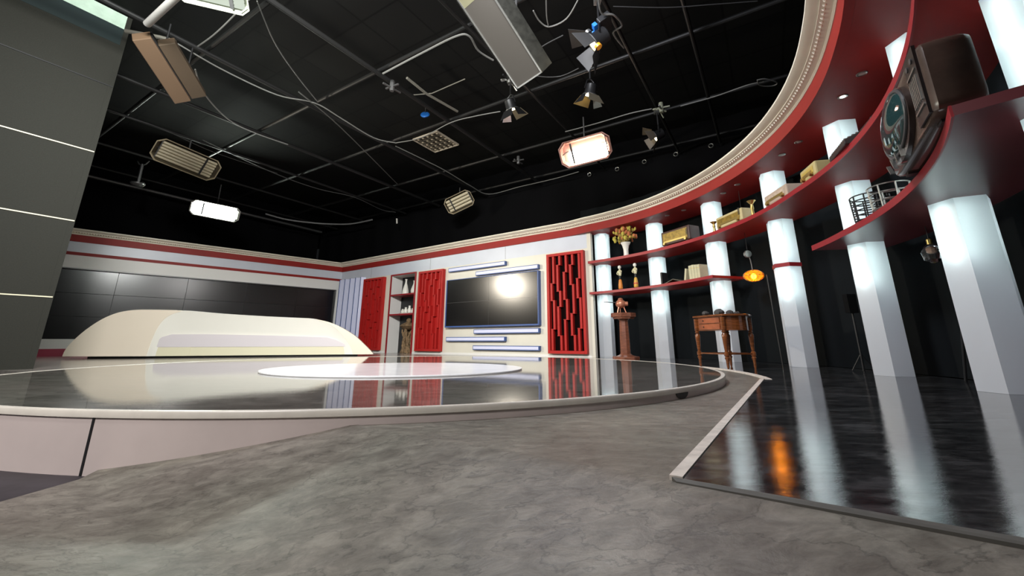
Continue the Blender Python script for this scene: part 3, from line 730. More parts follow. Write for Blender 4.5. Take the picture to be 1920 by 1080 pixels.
# dark typewriter-like machine
t = shelfthing('typewriter', 'dark old typewriter on the upper shelf in front of the fifth column', 'typewriter', 5.60, -21.6, ZA)
mb = MB(); mb.prism([(-.17, 0), (.17, 0), (.17, .16), (.06, .19), (-.03, .12), (-.17, .06)], -.24, .24, Matrix(((0, 0, 1, 0), (1, 0, 0, 0), (0, 1, 0, 0), (0, 0, 0, 1)))); mb.build('body', mat('typewriter_enamel', (.035, .025, .022), .35, noise=.3), t, bevel=.01)
MB().tube([(-.30, .09, .21), (.30, .09, .21)], .03, 14).build('platen', blackp, t)
for s in (-1, 1): MB().tube([(s * .30, .09, .21), (s * .34, .09, .21)], .036, 14).build('platen_knob', blackp, t)
mb = MB()
for r_ in range(4):
    for k in range(10): mb.tube([(-.19 + k * .042 + r_ * .008, -.14 + r_ * .035, .06 + r_ * .014), (-.19 + k * .042 + r_ * .008, -.14 + r_ * .035, .085 + r_ * .014)], .014, 8)
mb.build('keys', mat('grey_keys', (.12, .1, .09), .4), t)
# white carved ornament nearer the camera
t = shelfthing('carved_ornament', 'speckled white carved ornament on the upper shelf above the vintage television', 'ornament', 5.74, -36.0, ZA)
mb = MB(); random.seed(2)
for k in range(9): mb.sphere((-.24 + k * .06, 0, .07 + .04 * math.sin(k * 1.3)), .07, 8, sz=1.2, jit=.12)
mb.build('carving', mat('speckled_white', (.55, .53, .52), .6, noise=.4, nscale=25), t, ang=60)
MB().box(-.30, -.08, 0, .30, .08, .03).build('base', stone, t)
# figurines on the lower shelf
for (a, lb, wcol) in ((43.2, 'left slim figurine with orange skirt and pale scarf on the lower shelf', (.66, .24, .04)), (38.7, 'right slim figurine with banded orange and yellow skirt on the lower shelf', (.62, .36, .06))):
    t = shelfthing('figurine', lb, 'figurine', 5.56, a, ZL, 'pair of slim figurines on the lower shelf')
    MB().lathe([(.05, 0), (.055, .015), (.03, .03)], 16).build('stand', woodd, t)
    MB().lathe([(.045, .03), (.055, .05), (.05, .14), (.034, .25), (.02, .27)], 16).build('skirt', mat('figurine_skirt' + str(a), wcol, .5), t)
    if a < 40: MB().lathe([(.054, .11), (.056, .112), (.055, .135), (.052, .137)], 16).build('skirt_band', redp, t)
    MB().lathe([(.02, .26), (.026, .30), (.022, .33), (.026, .36)], 12).build('waist', blackp, t)
    MB().lathe([(.026, .35), (.04, .40), (.05, .45), (.035, .49), (.012, .52)], 14, sx=1.1, sy=.7).build('torso', mat('figurine_cloth', (.60, .56, .36), .5), t)
    mb = MB(); mb.tube(smoothpath([(-.045, 0, .48), (-.07, -.02, .42), (-.03, -.045, .38)], 4), .012, 8); mb.tube(smoothpath([(.045, 0, .48), (.06, -.03, .44), (.01, -.05, .47)], 4), .012, 8); mb.build('arms', mat('figurine_cloth', (.6, .56, .36)), t)
    mb = MB(); mb.sphere((0, 0, .57), .042, 12, sz=1.15); mb.build('head', stone, t)
# book-ish things on the lower shelf
t = shelfthing('upright_book', 'dark upright book at the second column on the lower shelf', 'book', 5.55, 30.6, ZL)
MB().box(-.02, -.09, 0, .02, .09, .27).build('cover', blackp, t); MB().box(-.014, -.085, .006, .014, .094, .264).build('pages', mat('grey_pages', (.3, .3, .28), .6), t)
t = shelfthing('open_book', 'dark open book lying face down on the lower shelf', 'book', 5.58, 27.2, ZL)
mb = MB(); mb.prism([(-.24, 0), (-.24, .012), (0, .085), (.24, .012), (.24, 0), (.22, 0), (0, .070), (-.22, 0)], -.14, .14, Matrix(((1, 0, 0, 0), (0, 0, 1, 0), (0, 1, 0, 0), (0, 0, 0, 1)))); mb.build('cover', mat('dark_olive_cover', (.06, .055, .035), .5), t)
t = shelfthing('cream_book', 'cream book leaning against the upright cream books on the lower shelf', 'book', 5.52, 23.6, ZL, 'cream books on the lower shelf')
M = Matrix.Rotation(math.radians(12), 4, 'Y'); MB().box(-.025, -.10, .002, .02, .10, .24, Matrix.Translation((0, 0, .006)) @ M).build('cover', paper, t)
for k in range(4):
    lb = ['first upright cream book, farthest left of the upright row', 'second upright cream book of the row', 'third upright cream book of the row', 'rightmost upright cream book, touching the third column'][k]
    t = shelfthing('cream_book', lb + ' on the lower shelf', 'book', 5.53, 22.0 - k * .78, ZL, 'cream books on the lower shelf')
    h = (.285, .29, .28, .275)[k]
    MB().box(-.034, -.11, 0, .034, .10, h).build('cover', paper, t, bevel=.006)
    MB().box(-.030, -.100, .006, .030, .102, h - .008).build('pages', stone, t)
    MB().box(-.030, -.112, h * .75, .030, -.109, h * .78).build('spine_band', goldb, t)

# wire baskets
def basket(label, r, a, R, H, nx, nz, m):
    t = shelfthing('wire_basket', label, 'basket', r, a, ZN, 'wire baskets on the near shelf')
    for k in range(nz + 1):
        z = .012 + (H - .02) * k / nz; rr = R * (.93 + .07 * k / nz)
        MB().tube([(rr * math.cos(2 * PI * j / 28), rr * math.sin(2 * PI * j / 28), z) for j in range(28)], .0065, 6, closed=True).build('hoop', m, t)
    for j in range(nx):
        c, s_ = math.cos(2 * PI * j / nx), math.sin(2 * PI * j / nx)
        MB().tube([(R * .93 * c, R * .93 * s_, .012), (R * c, R * s_, H - .008)], .0075, 6).build('upright', m, t)
    mb = MB()
    for j in range(-3, 4):
        x = R * .93 * j / 4; l = math.sqrt((R * .93) ** 2 - x * x); mb.tube([(x, -l, .008), (x, l, .008)], .004, 5)
    mb.build('bottom_grid', m, t)
basket('dark round wire basket standing left, in front of the fifth column', 5.64, -21.2, .165, .28, 10, 5, blackm)
basket('silvery wide-meshed wire basket beside the vintage television', 5.66, -25.3, .165, .24, 8, 3, silver)

# vintage television on the near shelf
t = thing('vintage_television', 'old brown bakelite television with curved teal screen on the near shelf', 'television', (2.80, 2.44, ZN), math.radians(-124.2))
W2, Dp, Ht = .60, .22, .50
Mx = Matrix(((1, 0, 0, 0), (0, 0, 1, 0), (0, 1, 0, 0), (0, 0, 0, 1)))
mb = MB(); rings = []
for (y, s, zs_) in ((-.13, .95, .95), (-.11, .99, .99), (-.05, 1, 1), (.06, .99, .98), (.09, .96, .94)):
    ring = []
    for k in range(40):
        a = 2 * PI * k / 40; c, q = math.cos(a), math.sin(a); e = .22
        x = (abs(c) ** e) * (1 if c > 0 else -1) * W2 * s; z = (abs(q) ** e) * (1 if q > 0 else -1) * Ht / 2 * zs_ + Ht / 2 + .012
        ring.append(Vector((x, y, z)))
    rings.append(ring)
mb.loft(rings); mb.build('cabinet', tvbody, t, ang=40)
def disc(cx_, cz_, rx, rz, y0, y1, n=40, dome=0):
    mb = MB(); rings = []
    for f, y in ((1, y0), (1, y1), (.9, y1 - dome * .3), (.6, y1 - dome * .75), (.25, y1 - dome)):
        rings.append([Vector((cx_ + rx * f * math.cos(2 * PI * k / n), y, cz_ + rz * f * math.sin(2 * PI * k / n))) for k in range(n)])
    return mb.loft(rings)
scx = -.12
disc(scx, .265, .40, .245, -.13, -.16, dome=.0).build('screen_mask', mat('dark_brown_mask', (.05, .035, .03), .2, coat=.4), t, ang=50)
mb = MB(); mb.tube([(scx + .37 * math.cos(2 * PI * k / 48), -.165, 0.285 + .205 * math.sin(2 * PI * k / 48)) for k in range(48)], .012, 8, closed=True); mb.build('screen_bezel', greymetal, t)
disc(scx, .285, .36, .195, -.15, -.17, dome=.05).build('picture_tube', tvglass, t, ang=60)
for k in range(4): MB().bar((scx - .30 + k * .13, -.172, .022), (scx - .36 + k * .15, -.176, .105), .026, .010).build('chrome_bar', silver, t)
MB().box(.33, -.145, .05, .55, -.128, .50).build('control_panel', mat('control_black', (.02, .016, .015), .3), t)
for z in (.12, .36): MB().box(.35, -.152, z, .53, -.143, z + .012).build('silver_strip', silver, t)
mb = MB()
for k in range(6): mb.box(.36 + k * .028, -.152, .16, .374 + k * .028, -.143, .33)
mb.build('speaker_grille', silver, t)
for x in (.39, .49): MB().tube([(x, -.152, .43), (x, -.135, .43)], .018, 16).build('knob', greymetal, t)
for s in (-1, 1): MB().box(s * .45 - .04, -.09, 0, s * .45 + .04, .07, .02).build('foot', blackp, t)

# ================================================================ FREE-STANDING FURNITURE
# half-round table
L1, L2, L3, L4 = Vector((2.83, 6.50, 0)), Vector((2.98, 5.96, 0)), Vector((3.44, 6.10, 0)), Vector((3.36, 6.62, 0))
tc_ = (L1 + L2 + L3 + L4) / 4
t = thing('side_table', 'polished half-round wooden side table with drawers and turned legs', 'table', (tc_.x, tc_.y, ZB))
def loc2(p): return (p.x - tc_.x, p.y - tc_.y)
l1, l2, l3, l4 = loc2(L1), loc2(L2), loc2(L3), loc2(L4)
def bulge(p, q, amt, n=10):
    p = Vector((*p, 0)); q = Vector((*q, 0)); d = q - p; nn = Vector((d.y, -d.x, 0)).normalized()
    return [tuple((p + d * (k / n) + nn * amt * math.sin(PI * k / n))[:2]) for k in range(n)]
ap = bulge(l1, l2, .0, 2) + bulge(l2, l3, .11) + bulge(l3, l4, .10) + bulge(l4, l1, .03)
MB().prism(ap, .535, .735).build('apron', wood, t, ang=50)
topo = [(x * 1.13, y * 1.13) for x, y in ap]
MB().prism(topo, .735, .765).build('table_top', wood, t, bevel=.008)
a_ = Vector((*l1, 0)); b_ = Vector((*l2, 0)); dr = (b_ - a_).normalized(); nn = Vector((dr.y, -dr.x, 0))
if nn.dot(a_ + b_) < 0: nn = -nn
for z0, z1, m in ((.645, .722, wood), (.552, .630, wood)):
    c0 = a_ + dr * .07 + nn * .004; c1 = b_ - dr * .06 + nn * .004
    d_ = MB().bar(c0 + Vector((0, 0, (z0 + z1) / 2)), c1 + Vector((0, 0, (z0 + z1) / 2)), .014, z1 - z0).build('drawer', mat('drawer_front_wood', (.26, .07, .025), .28, noise=.3, nscale=6), t)
    for f in (.25,):
        k_ = c0.lerp(c1, f) + nn * .018 + Vector((0, 0, (z0 + z1) / 2)); MB().sphere(k_, .010, 8).build('knob', blackp, d_)
for l in (l1, l2, l3, l4):
    M = Matrix.Translation((l[0], l[1], 0))
    MB().lathe([(.012, 0), (.018, .03), (.022, .12), (.034, .15), (.022, .165), (.034, .18), (.034, .225), (.02, .24), (.026, .30), (.034, .42), (.038, .47), (.022, .50), (.034, .515), (.022, .53), (.034, .545), (.034, .72)], 16, M).build('leg', wood, t)
for p, q in ((l1, l2), (l2, l3), (l3, l4), (l4, l1)):
    MB().bar((p[0], p[1], .205), (q[0], q[1], .205), .018).build('stretcher', wood, t)
random.seed(9)
for k, (dx, dy, r_) in enumerate(((-.20, .12, .055), (-.03, .02, .075), (.12, .0, .06), (.20, -.05, .045))):
    mb = MB(); mb.sphere((0, 0, r_ * .62), r_, 9, sz=.72, jit=.12)
    o = mb.build('dark_stone', rock, loc=(tc_.x + dx, tc_.y + dy, ZB + .766), ang=20)
    tag(o, ['leftmost rough dark stone on the wooden side table', 'largest rough dark stone in the middle of the side table', 'dark stone right of the largest one on the side table', 'smallest dark stone at the right on the side table'][k], 'stone', 'dark stones on the side table')
# pedestal with a hand mill
pp = Vector((2.22, 8.55, ZB))
t = thing('pedestal_stand', 'reddish wooden pedestal stand with octagonal foot beside the first column', 'stand', pp)
MB().prism([(.275 * math.cos(PI / 8 + k * PI / 4), .275 * math.sin(PI / 8 + k * PI / 4)) for k in range(8)], 0, .085).build('foot', woodd, t, bevel=.02)
MB().lathe([(.22, .085), (.14, .11), (.105, .14), (.10, .5), (.09, .80), (.12, .83)], 8).build('shaft', woodd, t)
mb = MB(); mb.prism([(.20 * math.cos(PI / 8 + k * PI / 4) * 1.1, .20 * math.sin(PI / 8 + k * PI / 4)) for k in range(8)], .83, .865); mb.prism([(.235 * math.cos(PI / 8 + k * PI / 4) * 1.1, .22 * math.sin(PI / 8 + k * PI / 4)) for k in range(8)], .865, .95); mb.build('top_block', woodd, t, bevel=.006)
t = thing('hand_mill', 'small copper hand mill with a long thin handle on the wooden pedestal', 'mill', pp + Vector((-.04, 0, .951)))
copper = mat('copper', (.50, .20, .12), .35, metal=.5)
for dx, dy in ((-.09, -.05), (.09, -.05), (0, .08)): MB().tube([(dx, dy, 0), (dx * .6, dy * .6, .12)], .012, 8).build('leg', copper, t)
mb = MB(); mb.sphere((0, 0, .19), .105, 14, sz=.85); mb.build('drum', copper, t)
MB().tube([(.05, -.02, .19), (.14, -.04, .19)], [.05, .045], 14).build('spout', copper, t)
MB().lathe([(.05, .27), (.055, .285), (.03, .31), (.01, .315)], 14).build('lid', copper, t)
MB().tube([(-.08, -.02, .215), (-.36, -.05, .225)], .008, 8).build('handle', greymetal, t)

# amber pendant lamp hanging in front of the drape
pc = Vector((4.27, 7.22, 1.745))
t = thing('pendant_lamp', 'glowing amber wire-cage pendant lamp hanging between third and fourth columns', 'lamp', pc)
R_ = .165
for k in range(12):
    a = 2 * PI * k / 12
    MB().tube([(R_ * math.sin(q) * math.cos(a), R_ * math.sin(q) * math.sin(a), .105 * math.cos(q)) for q in [PI * j / 12 for j in range(13)]], .0035, 5).build('cage_wire', goldb, t)
mb = MB(); mb.tube([(R_ * math.cos(2 * PI * j / 30), R_ * math.sin(2 * PI * j / 30), 0) for j in range(30)], .005, 6, closed=True); mb.build('cage_ring', goldb, t)
mb = MB(); mb.sphere((0, 0, 0), R_ * .94, 16, sz=.60); mb.build('amber_shade', amberglass, t)
mb = MB(); mb.sphere((0, 0, -.01), .042, 12, sz=1.2); mb.build('bulb', bulbem, t)
MB().tube([(0, 0, .09), (-.01, 0, .28), (-.03, 0, .36)], .011, 8).build('stem', greymetal, t)
MB().lathe([(.02, -.03), (.062, -.025), (.068, 0), (.062, .025), (.02, .03)], 20, Matrix.Translation((-.05, 0, .40)) @ Matrix.Rotation(PI / 2, 4, 'X')).build('round_mount', silver, t)
MB().tube([(-.05, 0, .40), (-.05, 0, 1.63)], .004, 6).build('cord', blackp, t)
# unlit small glass pendant further right
pc = at_dist(1748, 476, pol(6.05, -20)); t = thing('glass_pendant', 'small unlit clear glass pendant lamp left of the sixth column', 'lamp', pc)
MB().lathe([(.02, .10), (.05, .08), (.085, .02), (.07, -.06), (.03, -.09), (.005, -.095)], 16).build('glass_shade', clear, t)
MB().lathe([(.012, .09), (.022, .10), (.022, .15), (.01, .16)], 12).build('socket', goldb, t)
mb = MB(); mb.sphere((0, 0, .03), .028, 8); mb.build('bulb', mat('unlit_bulb', (.7, .45, .35), .2), t)
MB().tube([(0, 0, .15), (0, 0, 1.75 - pc.z)], .004, 6).build('cord', blackp, t)
# leaning black stands in the dark
pA = onz(1747, 700, ZB); pA = pol(6.0, -16.6, ZB)
a1 = at_dist(1795, 560, (pA.x, pA.y)); o = MB().tube([at_dist(1752, 706, (pA.x, pA.y)), at_dist(1797, 555, (pA.x, pA.y))], .012, 8)
o = MB().tube([pol(6.16, -18.8, ZB + .004), pol(6.20, -22.2, 1.74)], .012, 8).build('leaning_pole', blackm); tag(o, 'thin black pole leaning behind the fifth and sixth columns', 'pole')
t = thing('light_stand', 'dark light stand standing between the fourth and fifth columns', 'stand', pol(6.05, -5.5, ZB))
MB().tube([(0, 0, 0.0), (0, 0, .9)], .012, 8).build('pole', blackp, t); MB().box(-.06, -.04, .75, .06, .04, 1.0).build('head', mat('matt_black', (.004, .004, .004), .9, spec=.1), t)
for k in range(3): MB().tube([(0, 0, .22), (.16 * math.cos(k * 2.1), .10 * math.sin(k * 2.1), .008)], .008, 6).build('leg', blackp, t)
# thin grey post left of the fourth column
p = pol(5.9, 7.8, ZB); o = MB().tube([p, p + Vector((-.02, .02, 1.5))], .012, 8).build('thin_post', blackp); tag(o, 'thin dark post standing just left of the fourth column', 'post')

# ================================================================ LEFT DARK PARTITION
EP = Vector((-7.247, 6.345, 0)); ang = math.atan2(AX.y, AX.x)
t = thing('panel_partition', 'tall charcoal panelled partition at the left edge with cream joints', 'partition', EP, ang)
zj = [0, 1.27, 2.51, 3.745, 5.015, 6.2]
for k in range(5):
    MB().box(-4.2, 0, zj[k] + .008, -.07, .10, zj[k + 1] - .008).build('panel', darkpanel, t)
MB().box(-4.2, .004, zj[5] + .0, -.07, .10, 6.48).build('glazed_panel', glasspan, t)
MB().box(-4.2, -.004, 5.86, -.07, -.0005, 6.2).build('teal_reflection', mat('painted_teal_reflection', (.012, .024, .025), .5), t)  # blue-green reflection on the upper panel put into the colour
MB().box(-.07, -.004, 0, 0, .10, 6.48).build('edge_post', darkpanel, t)
for k, z in enumerate(zj[1:5]):
    MB().box(-4.2, -.012, z - .009, -.01, .012, z + .009).build('joint_strip', creamline if k < 3 else blackp, t)

# ================================================================ CEILING GRID
k = 0
for i, tt in enumerate((-1.6, .5, 1.54, 3.68, 5.92, 8.12, 10.36, 12.2, 14.55, 16.7)):
    z = 5.70; r_ = .045 if i in (4, 5, 6) else .034
    o = MB().tube([wst(-3 if tt > 4 else 1, tt, z), wst(11.1, tt, z)], r_, 10).build('grid_pipe', pipem)
    lb = 'black overhead grid pipe running away from the camera, number %s counted from the right' % ordn[min(i, 6)] if i < 7 else ['black grid pipe running away from the camera above the screen wall, third from left', 'black grid pipe running away from the camera, second from left', 'black grid pipe running away from the camera, leftmost by the studio wall'][i - 7]
    tag(o, lb, 'pipe', 'overhead grid pipes')
for i, ss in enumerate((2.4, 4.45, 6.6, 8.86, 10.75)):
    o = MB().tube([wst(ss, -5, 5.78), wst(ss, 17.9, 5.78)], .04, 10).build('grid_pipe', pipem)
    tag(o, ['black cross pipe of the overhead grid nearest the camera', 'second black cross pipe of the overhead grid from the camera', 'third black cross pipe of the overhead grid from the camera', 'fourth black cross pipe of the overhead grid from the camera', 'farthest black cross pipe of the overhead grid along the back drape'][i], 'pipe', 'overhead grid cross pipes')
# drop rods holding the grid
for i, (ss, tt) in enumerate(((4.45, 8.12), (6.6, 5.92), (6.6, 10.36), (8.86, 8.12), (4.45, 3.68), (8.86, 3.68))):
    pass
# grey wall rail at the left
o = MB().tube([wst(1.5, 17.6, 5.62), wst(10.9, 17.6, 5.62)], .05, 10).build('wall_rail', greymetal); tag(o, 'grey pipe rail along the top of the left drape', 'rail')
# conduit strips
for pts, z, r_, lb in (([(763, 146), (800, 176), (858, 209)], 6.2, .03, 'pale metal conduit strip beside the blue disc'),
                       ([(235, 58), (300, 70), (330, 78)], 5.9, .035, 'pale conduit beside the dark partition top'),
                       ([(775, 178), (810, 175), (872, 148)], 6.3, .012, 'thin bent conduit near the blue disc')):
    o = MB().tube([onz(x, y, z) for x, y in pts], r_, 8).build('conduit', mat('pale_conduit', (.20, .19, .16), .5)); tag(o, lb, 'conduit')
# open-grid ceiling light
q = [onz(x, y, 6.5) for x, y in ((775.5, 260), (822, 243.5), (860, 268), (813, 284))]
cxy = sum(q, Vector()) / 4; t = thing('louvre_ceiling_light', 'square unlit louvred ceiling light with faintly glowing cells', 'ceiling light', (cxy.x, cxy.y, 6.44), ang)
a_ = .49
MB().box(-a_, -a_, 0, a_, -a_ + .03, .05).box(-a_, a_ - .03, 0, a_, a_, .05).box(-a_, -a_ + .03, 0, -a_ + .03, a_ - .03, .05).box(a_ - .03, -a_ + .03, 0, a_, a_ - .03, .05).build('frame', mat('louvre_frame', (.55, .48, .38), .4), t)
MB().box(-a_ + .03, -a_ + .03, .045, a_ - .03, a_ - .03, .055).build('reflector', mat('louvre_back', (.25, .22, .18), .3, metal=.5), t)
mb = MB(); nc = 5; st_ = (2 * a_ - .06) / nc
for i in range(1, nc): mb.box(-a_ + .03 + st_ * i - .008, -a_ + .03, .004, -a_ + .03 + st_ * i + .008, a_ - .03, .045)
for i in range(1, nc): mb.box(-a_ + .03, -a_ + .03 + st_ * i - .008, .004, a_ - .03, -a_ + .03 + st_ * i + .008, .045)
mb.build('louvre', mat('louvre_blades', (.16, .14, .11), .35, metal=.4), t)
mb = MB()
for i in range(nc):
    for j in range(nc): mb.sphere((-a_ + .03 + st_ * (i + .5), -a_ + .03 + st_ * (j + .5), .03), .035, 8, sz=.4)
mb.build('added_glow_cups', mat('added_glow_cups', (.80, .70, .52), .3, metal=.3, emit=.12), t)  # slight emission added to the cups as their shine; the fitting is off
# blue disc
p = onz(797, 215, 6.3); o = MB().lathe([(.02, -.03), (.105, -.025), (.12, 0), (.105, .025), (.02, .03)], 24, Matrix.Rotation(math.radians(60), 4, 'X')).build('blue_disc', bluep, loc=p); tag(o, 'small bright blue disc hanging from the ceiling', 'disc')
o = MB().tube([p + Vector((0, 0, .05)), p + Vector((0, 0, .2))], .008, 6).build('disc_hanger', greymetal); tag(o, 'short hanger above the blue disc', 'hanger')

# ================================================================ LAMPS ON THE GRID
def flood(label, c, xd, face, L, Wd, body, ntube=5, lit=None, group='flat fluorescent flood lamps on the grid', D=.16, name='flood_lamp', tube=tubew, open_=True, back_m=None, pipe_z=5.68, hs=-1, half=False):
    M = frame(c, xd, face); t = thing(name, label, 'studio light', M=M, group=group)
    ch = Wd * .22
    def octr(l, w_, c_, z): return [Vector(p + (z,)) for p in ((-l / 2 + c_, -w_ / 2), (l / 2 - c_, -w_ / 2), (l / 2, -w_ / 2 + c_), (l / 2, w_ / 2 - c_), (l / 2 - c_, w_ / 2), (-l / 2 + c_, w_ / 2), (-l / 2, w_ / 2 - c_), (-l / 2, -w_ / 2 + c_))]
    mb = MB(); mb.loft([octr(L, Wd, ch, 0), octr(L * .97, Wd * .94, ch, -.06), octr(L * .88, Wd * .78, ch * .6, -D)], caps=False, smooth=False)
    r2 = octr(L * .88, Wd * .78, ch * .6, -D); mb.add(r2, [tuple(range(8))]); mb.build('housing', body, t)
    mb = MB(); mb.loft([octr(L * .99, Wd * .98, ch, .006), octr(L * 1.02, Wd * 1.04, ch, .006), octr(L * 1.02, Wd * 1.04, ch, -.015), octr(L * .99, Wd * .98, ch, -.015)], caps=False, smooth=False); mb.build('rim', back_m or body, t)
    mb = MB(); mb.loft([octr(L * .97, Wd * .94, ch, -.006), octr(L * .86, Wd * .76, ch * .6, -D + .02)], caps=False, smooth=False); r3 = octr(L * .86, Wd * .76, ch * .6, -D + .02); mb.add(r3, [tuple(range(8))]); mb.build('reflector', (back_m or body) if lit else refl_dark, t)
    l2 = L * .86; w2 = Wd * .78
    for k in range(ntube):
        y = -w2 / 2 + w2 * (k + .5) / ntube * (.6 if half else 1)
        MB().tube([(-l2 / 2 + (.16 * l2 if half else 0), y, -.05), (l2 / 2, y, -.05)], w2 / ntube * (.30 if half else .44), 10).build('tube_lamp', lit or tube, t)
    hx = hs * l2 * .30
    MB().box(hx - .02, -w2 / 2, -.075, hx + .02, w2 / 2, .0).build('lamp_holder', blackm if not lit else greymetal, t)
    MB().box(-hs * l2 / 2 - .01, -w2 / 2, -.075, -hs * l2 / 2 + .01, w2 / 2, -.0).build('lamp_holder', greymetal, t)
    up = Vector(c) + Vector((0, 0, .02)); bk = M @ Vector((0, 0, -D - .03)); e1 = M @ Vector((-L * .47, 0, -D * .5)); e2 = M @ Vector((L * .47, 0, -D * .5))
    top = Vector((bk.x, bk.y, max(bk.z + .22, c[2] + .25)))
    MB().tube([e1, e1 + (top - e1) * .75, top, e2 + (top - e2) * .75, e2], .012, 6).build('yoke', greymetal, t, world=True)
    MB().tube([top, Vector((top.x, top.y, pipe_z))], .016, 8).build('hanger_rod', greymetal, t, world=True)
    return t
def hz(v): v = Vector(v); v.z = 0; return v.normalized()
# beige unlit flood
c = onz(351, 301, 5.05); x = onz(400, 318, 5.05) - onz(302, 285, 5.05)
flood('unlit beige fluorescent flood lamp above the left end of the set', c, x, Vector((.55, -.55, -.62)), 1.36, .60, beige, 6, hs=1)
# lit cool flood near the left wall
c = onz(404, 396, 4.7); x = onz(446, 403, 4.7) - onz(362, 388, 4.7)
flood('brilliantly lit white flood lamp at the far left of the grid', c, x, Vector((.50, -.78, -.38)), 1.30, .48, greyen, 5, lit=lampcool)
# far beige flood
c = onz(861, 379, 5.1); x = onz(892, 368, 5.1) - onz(830, 388, 5.1)
flood('small unlit beige flood lamp over the television wall', c, x, Vector((.10, -.85, -.50)), .95, .55, beige, 4)
# warm lit flood
c = onz(1097, 282, 4.75); x = onz(1147, 270, 4.75) - onz(1048, 292, 4.75)
flood('lit warm pinkish flood lamp above the middle of the set', c, x, Vector((-.12, -.80, -.58)), 1.13, .58, mat('pink_white_enamel', (.45, .24, .20), .5), 3, lit=lampwarm, half=True)
# top left lamp cut by the frame
c = onz(395, -14, 4.9); x = onz(450, 6, 4.9) - onz(345, -20, 4.9)
flood('white fluorescent flood lamp with glowing tubes at the top left of the picture', c, x, Vector((.15, -.35, -.92)), .80, .40, mat('lamp_cream', (.40, .42, .34), .4), 7, lit=lampdim, hs=1)
# brown lamp seen from its side
c = (onz(290, 85, 5.0) + onz(352, 165, 5.0)) / 2; x = onz(352, 165, 5.0) - onz(290, 85, 5.0)
t = thing('long_box_lamp', 'long dull brown box lamp hanging beside the dark partition', 'studio light', M=frame(c, x, Vector((.5, -.25, -.85))))
LL = x.length * 1.02
MB().box(-LL / 2, -.25, -.10, LL / 2, -.01, .10).build('lamp_box', brown, t, bevel=.01); MB().box(-LL / 2 + .15, .01, -.12, LL / 2, .24, .05).build('ballast_box', mat('ballast_brown', (.07, .048, .03), .55), t, bevel=.01)
MB().box(-LL / 2, -.012, -.08, LL / 2 - .05, .012, .03).build('hinge_gap', blackp, t)
for s in (-.3, .3):
    e = WM[t.name] @ Vector((s, .05, -.10)); MB().tube([e, Vector((e.x, e.y, 5.66))], .014, 6).build('hanger_rod', blackm, t, world=True)
for y in (.06, .12): MB().tube([(-LL / 2 + .2, y, -.13), (LL / 2 - .2, y, -.13)], .008, 6).build('conduit', silver, t)
# white tube top left
o = MB().tube([onz(276, 45, 5.2), onz(333, -8, 5.2)], .05, 12).build('white_tube', mat('grey_white_tube', (.42, .40, .38), .4)); tag(o, 'pale grey hanging tube beside the dark partition top', 'tube')
# big soft box in the middle top
c = onz(935, 62, 4.75); x = onz(1000, 118, 4.75) - onz(878, 8, 4.75); LL = x.length * 1.08
Mf = frame(c, x, Vector((-.25, -.55, -.80)))
t = thing('soft_box_lamp', 'large grey soft box lamp with dull diffuser at the top middle', 'studio light', M=Mf)
Wd = .46
mb = MB(); mb.box(-LL / 2, -Wd / 2, -.16, LL / 2, Wd / 2, -.006); mb.build('housing', mat('softbox_grey', (.045, .043, .038), .4, metal=.2, noise=.2), t, bevel=.015)
MB().box(-LL / 2, -Wd / 2, -.006, LL / 2, -Wd / 2 + .02, .02).box(-LL / 2, Wd / 2 - .02, -.006, LL / 2, Wd / 2, .02).box(-LL / 2, -Wd / 2, -.006, -LL / 2 + .02, Wd / 2, .02).box(LL / 2 - .02, -Wd / 2, -.006, LL / 2, Wd / 2, .02).build('rim', silver, t)
MB().box(-LL / 2 + .26, -Wd / 2 + .02, -.006, LL / 2 - .02, Wd / 2 - .02, .010).build('diffuser', mat('dull_diffuser', (.036, .032, .026), .5), t)
MB().box(-LL / 2 + .02, -Wd / 2 + .02, -.006, -LL / 2 + .26, Wd / 2 - .02, .012).build('pale_patch', mat('pale_yellow_patch', (.11, .105, .06), .5), t)
for s in (-1, 1):
    mb = MB(); mb.box(-LL / 2, s * Wd / 2 - .01, -.16, LL / 2, s * Wd / 2 + .01, .0); 
    mb = MB(); Mh = Matrix.Translation((0, s * Wd / 2, 0)) @ Matrix.Rotation(s * math.radians(-62), 4, 'X'); mb.box(-LL / 2, -.0 if s > 0 else -.24, -.006, LL / 2, .24 if s > 0 else 0, .006, Mh)
    if s > 0 or True: mb.build('side_flap', mat('flap_grey', (.02, .02, .017), .35, metal=.4, noise=.3, nscale=10), t)
for k in range(3): MB().tube([(-LL / 2 + .1, -Wd * .3 + k * .12, -.175), (LL / 2 - .1, -Wd * .3 + k * .12, -.175)], .012, 6).build('back_rail', silver, t)
for s in (-.35, .35):
    e = Mf @ Vector((s, 0, -.16)); MB().tube([e, Vector((e.x, e.y, 5.66))], .016, 8).build('hanger_rod', greymetal, t, world=True)

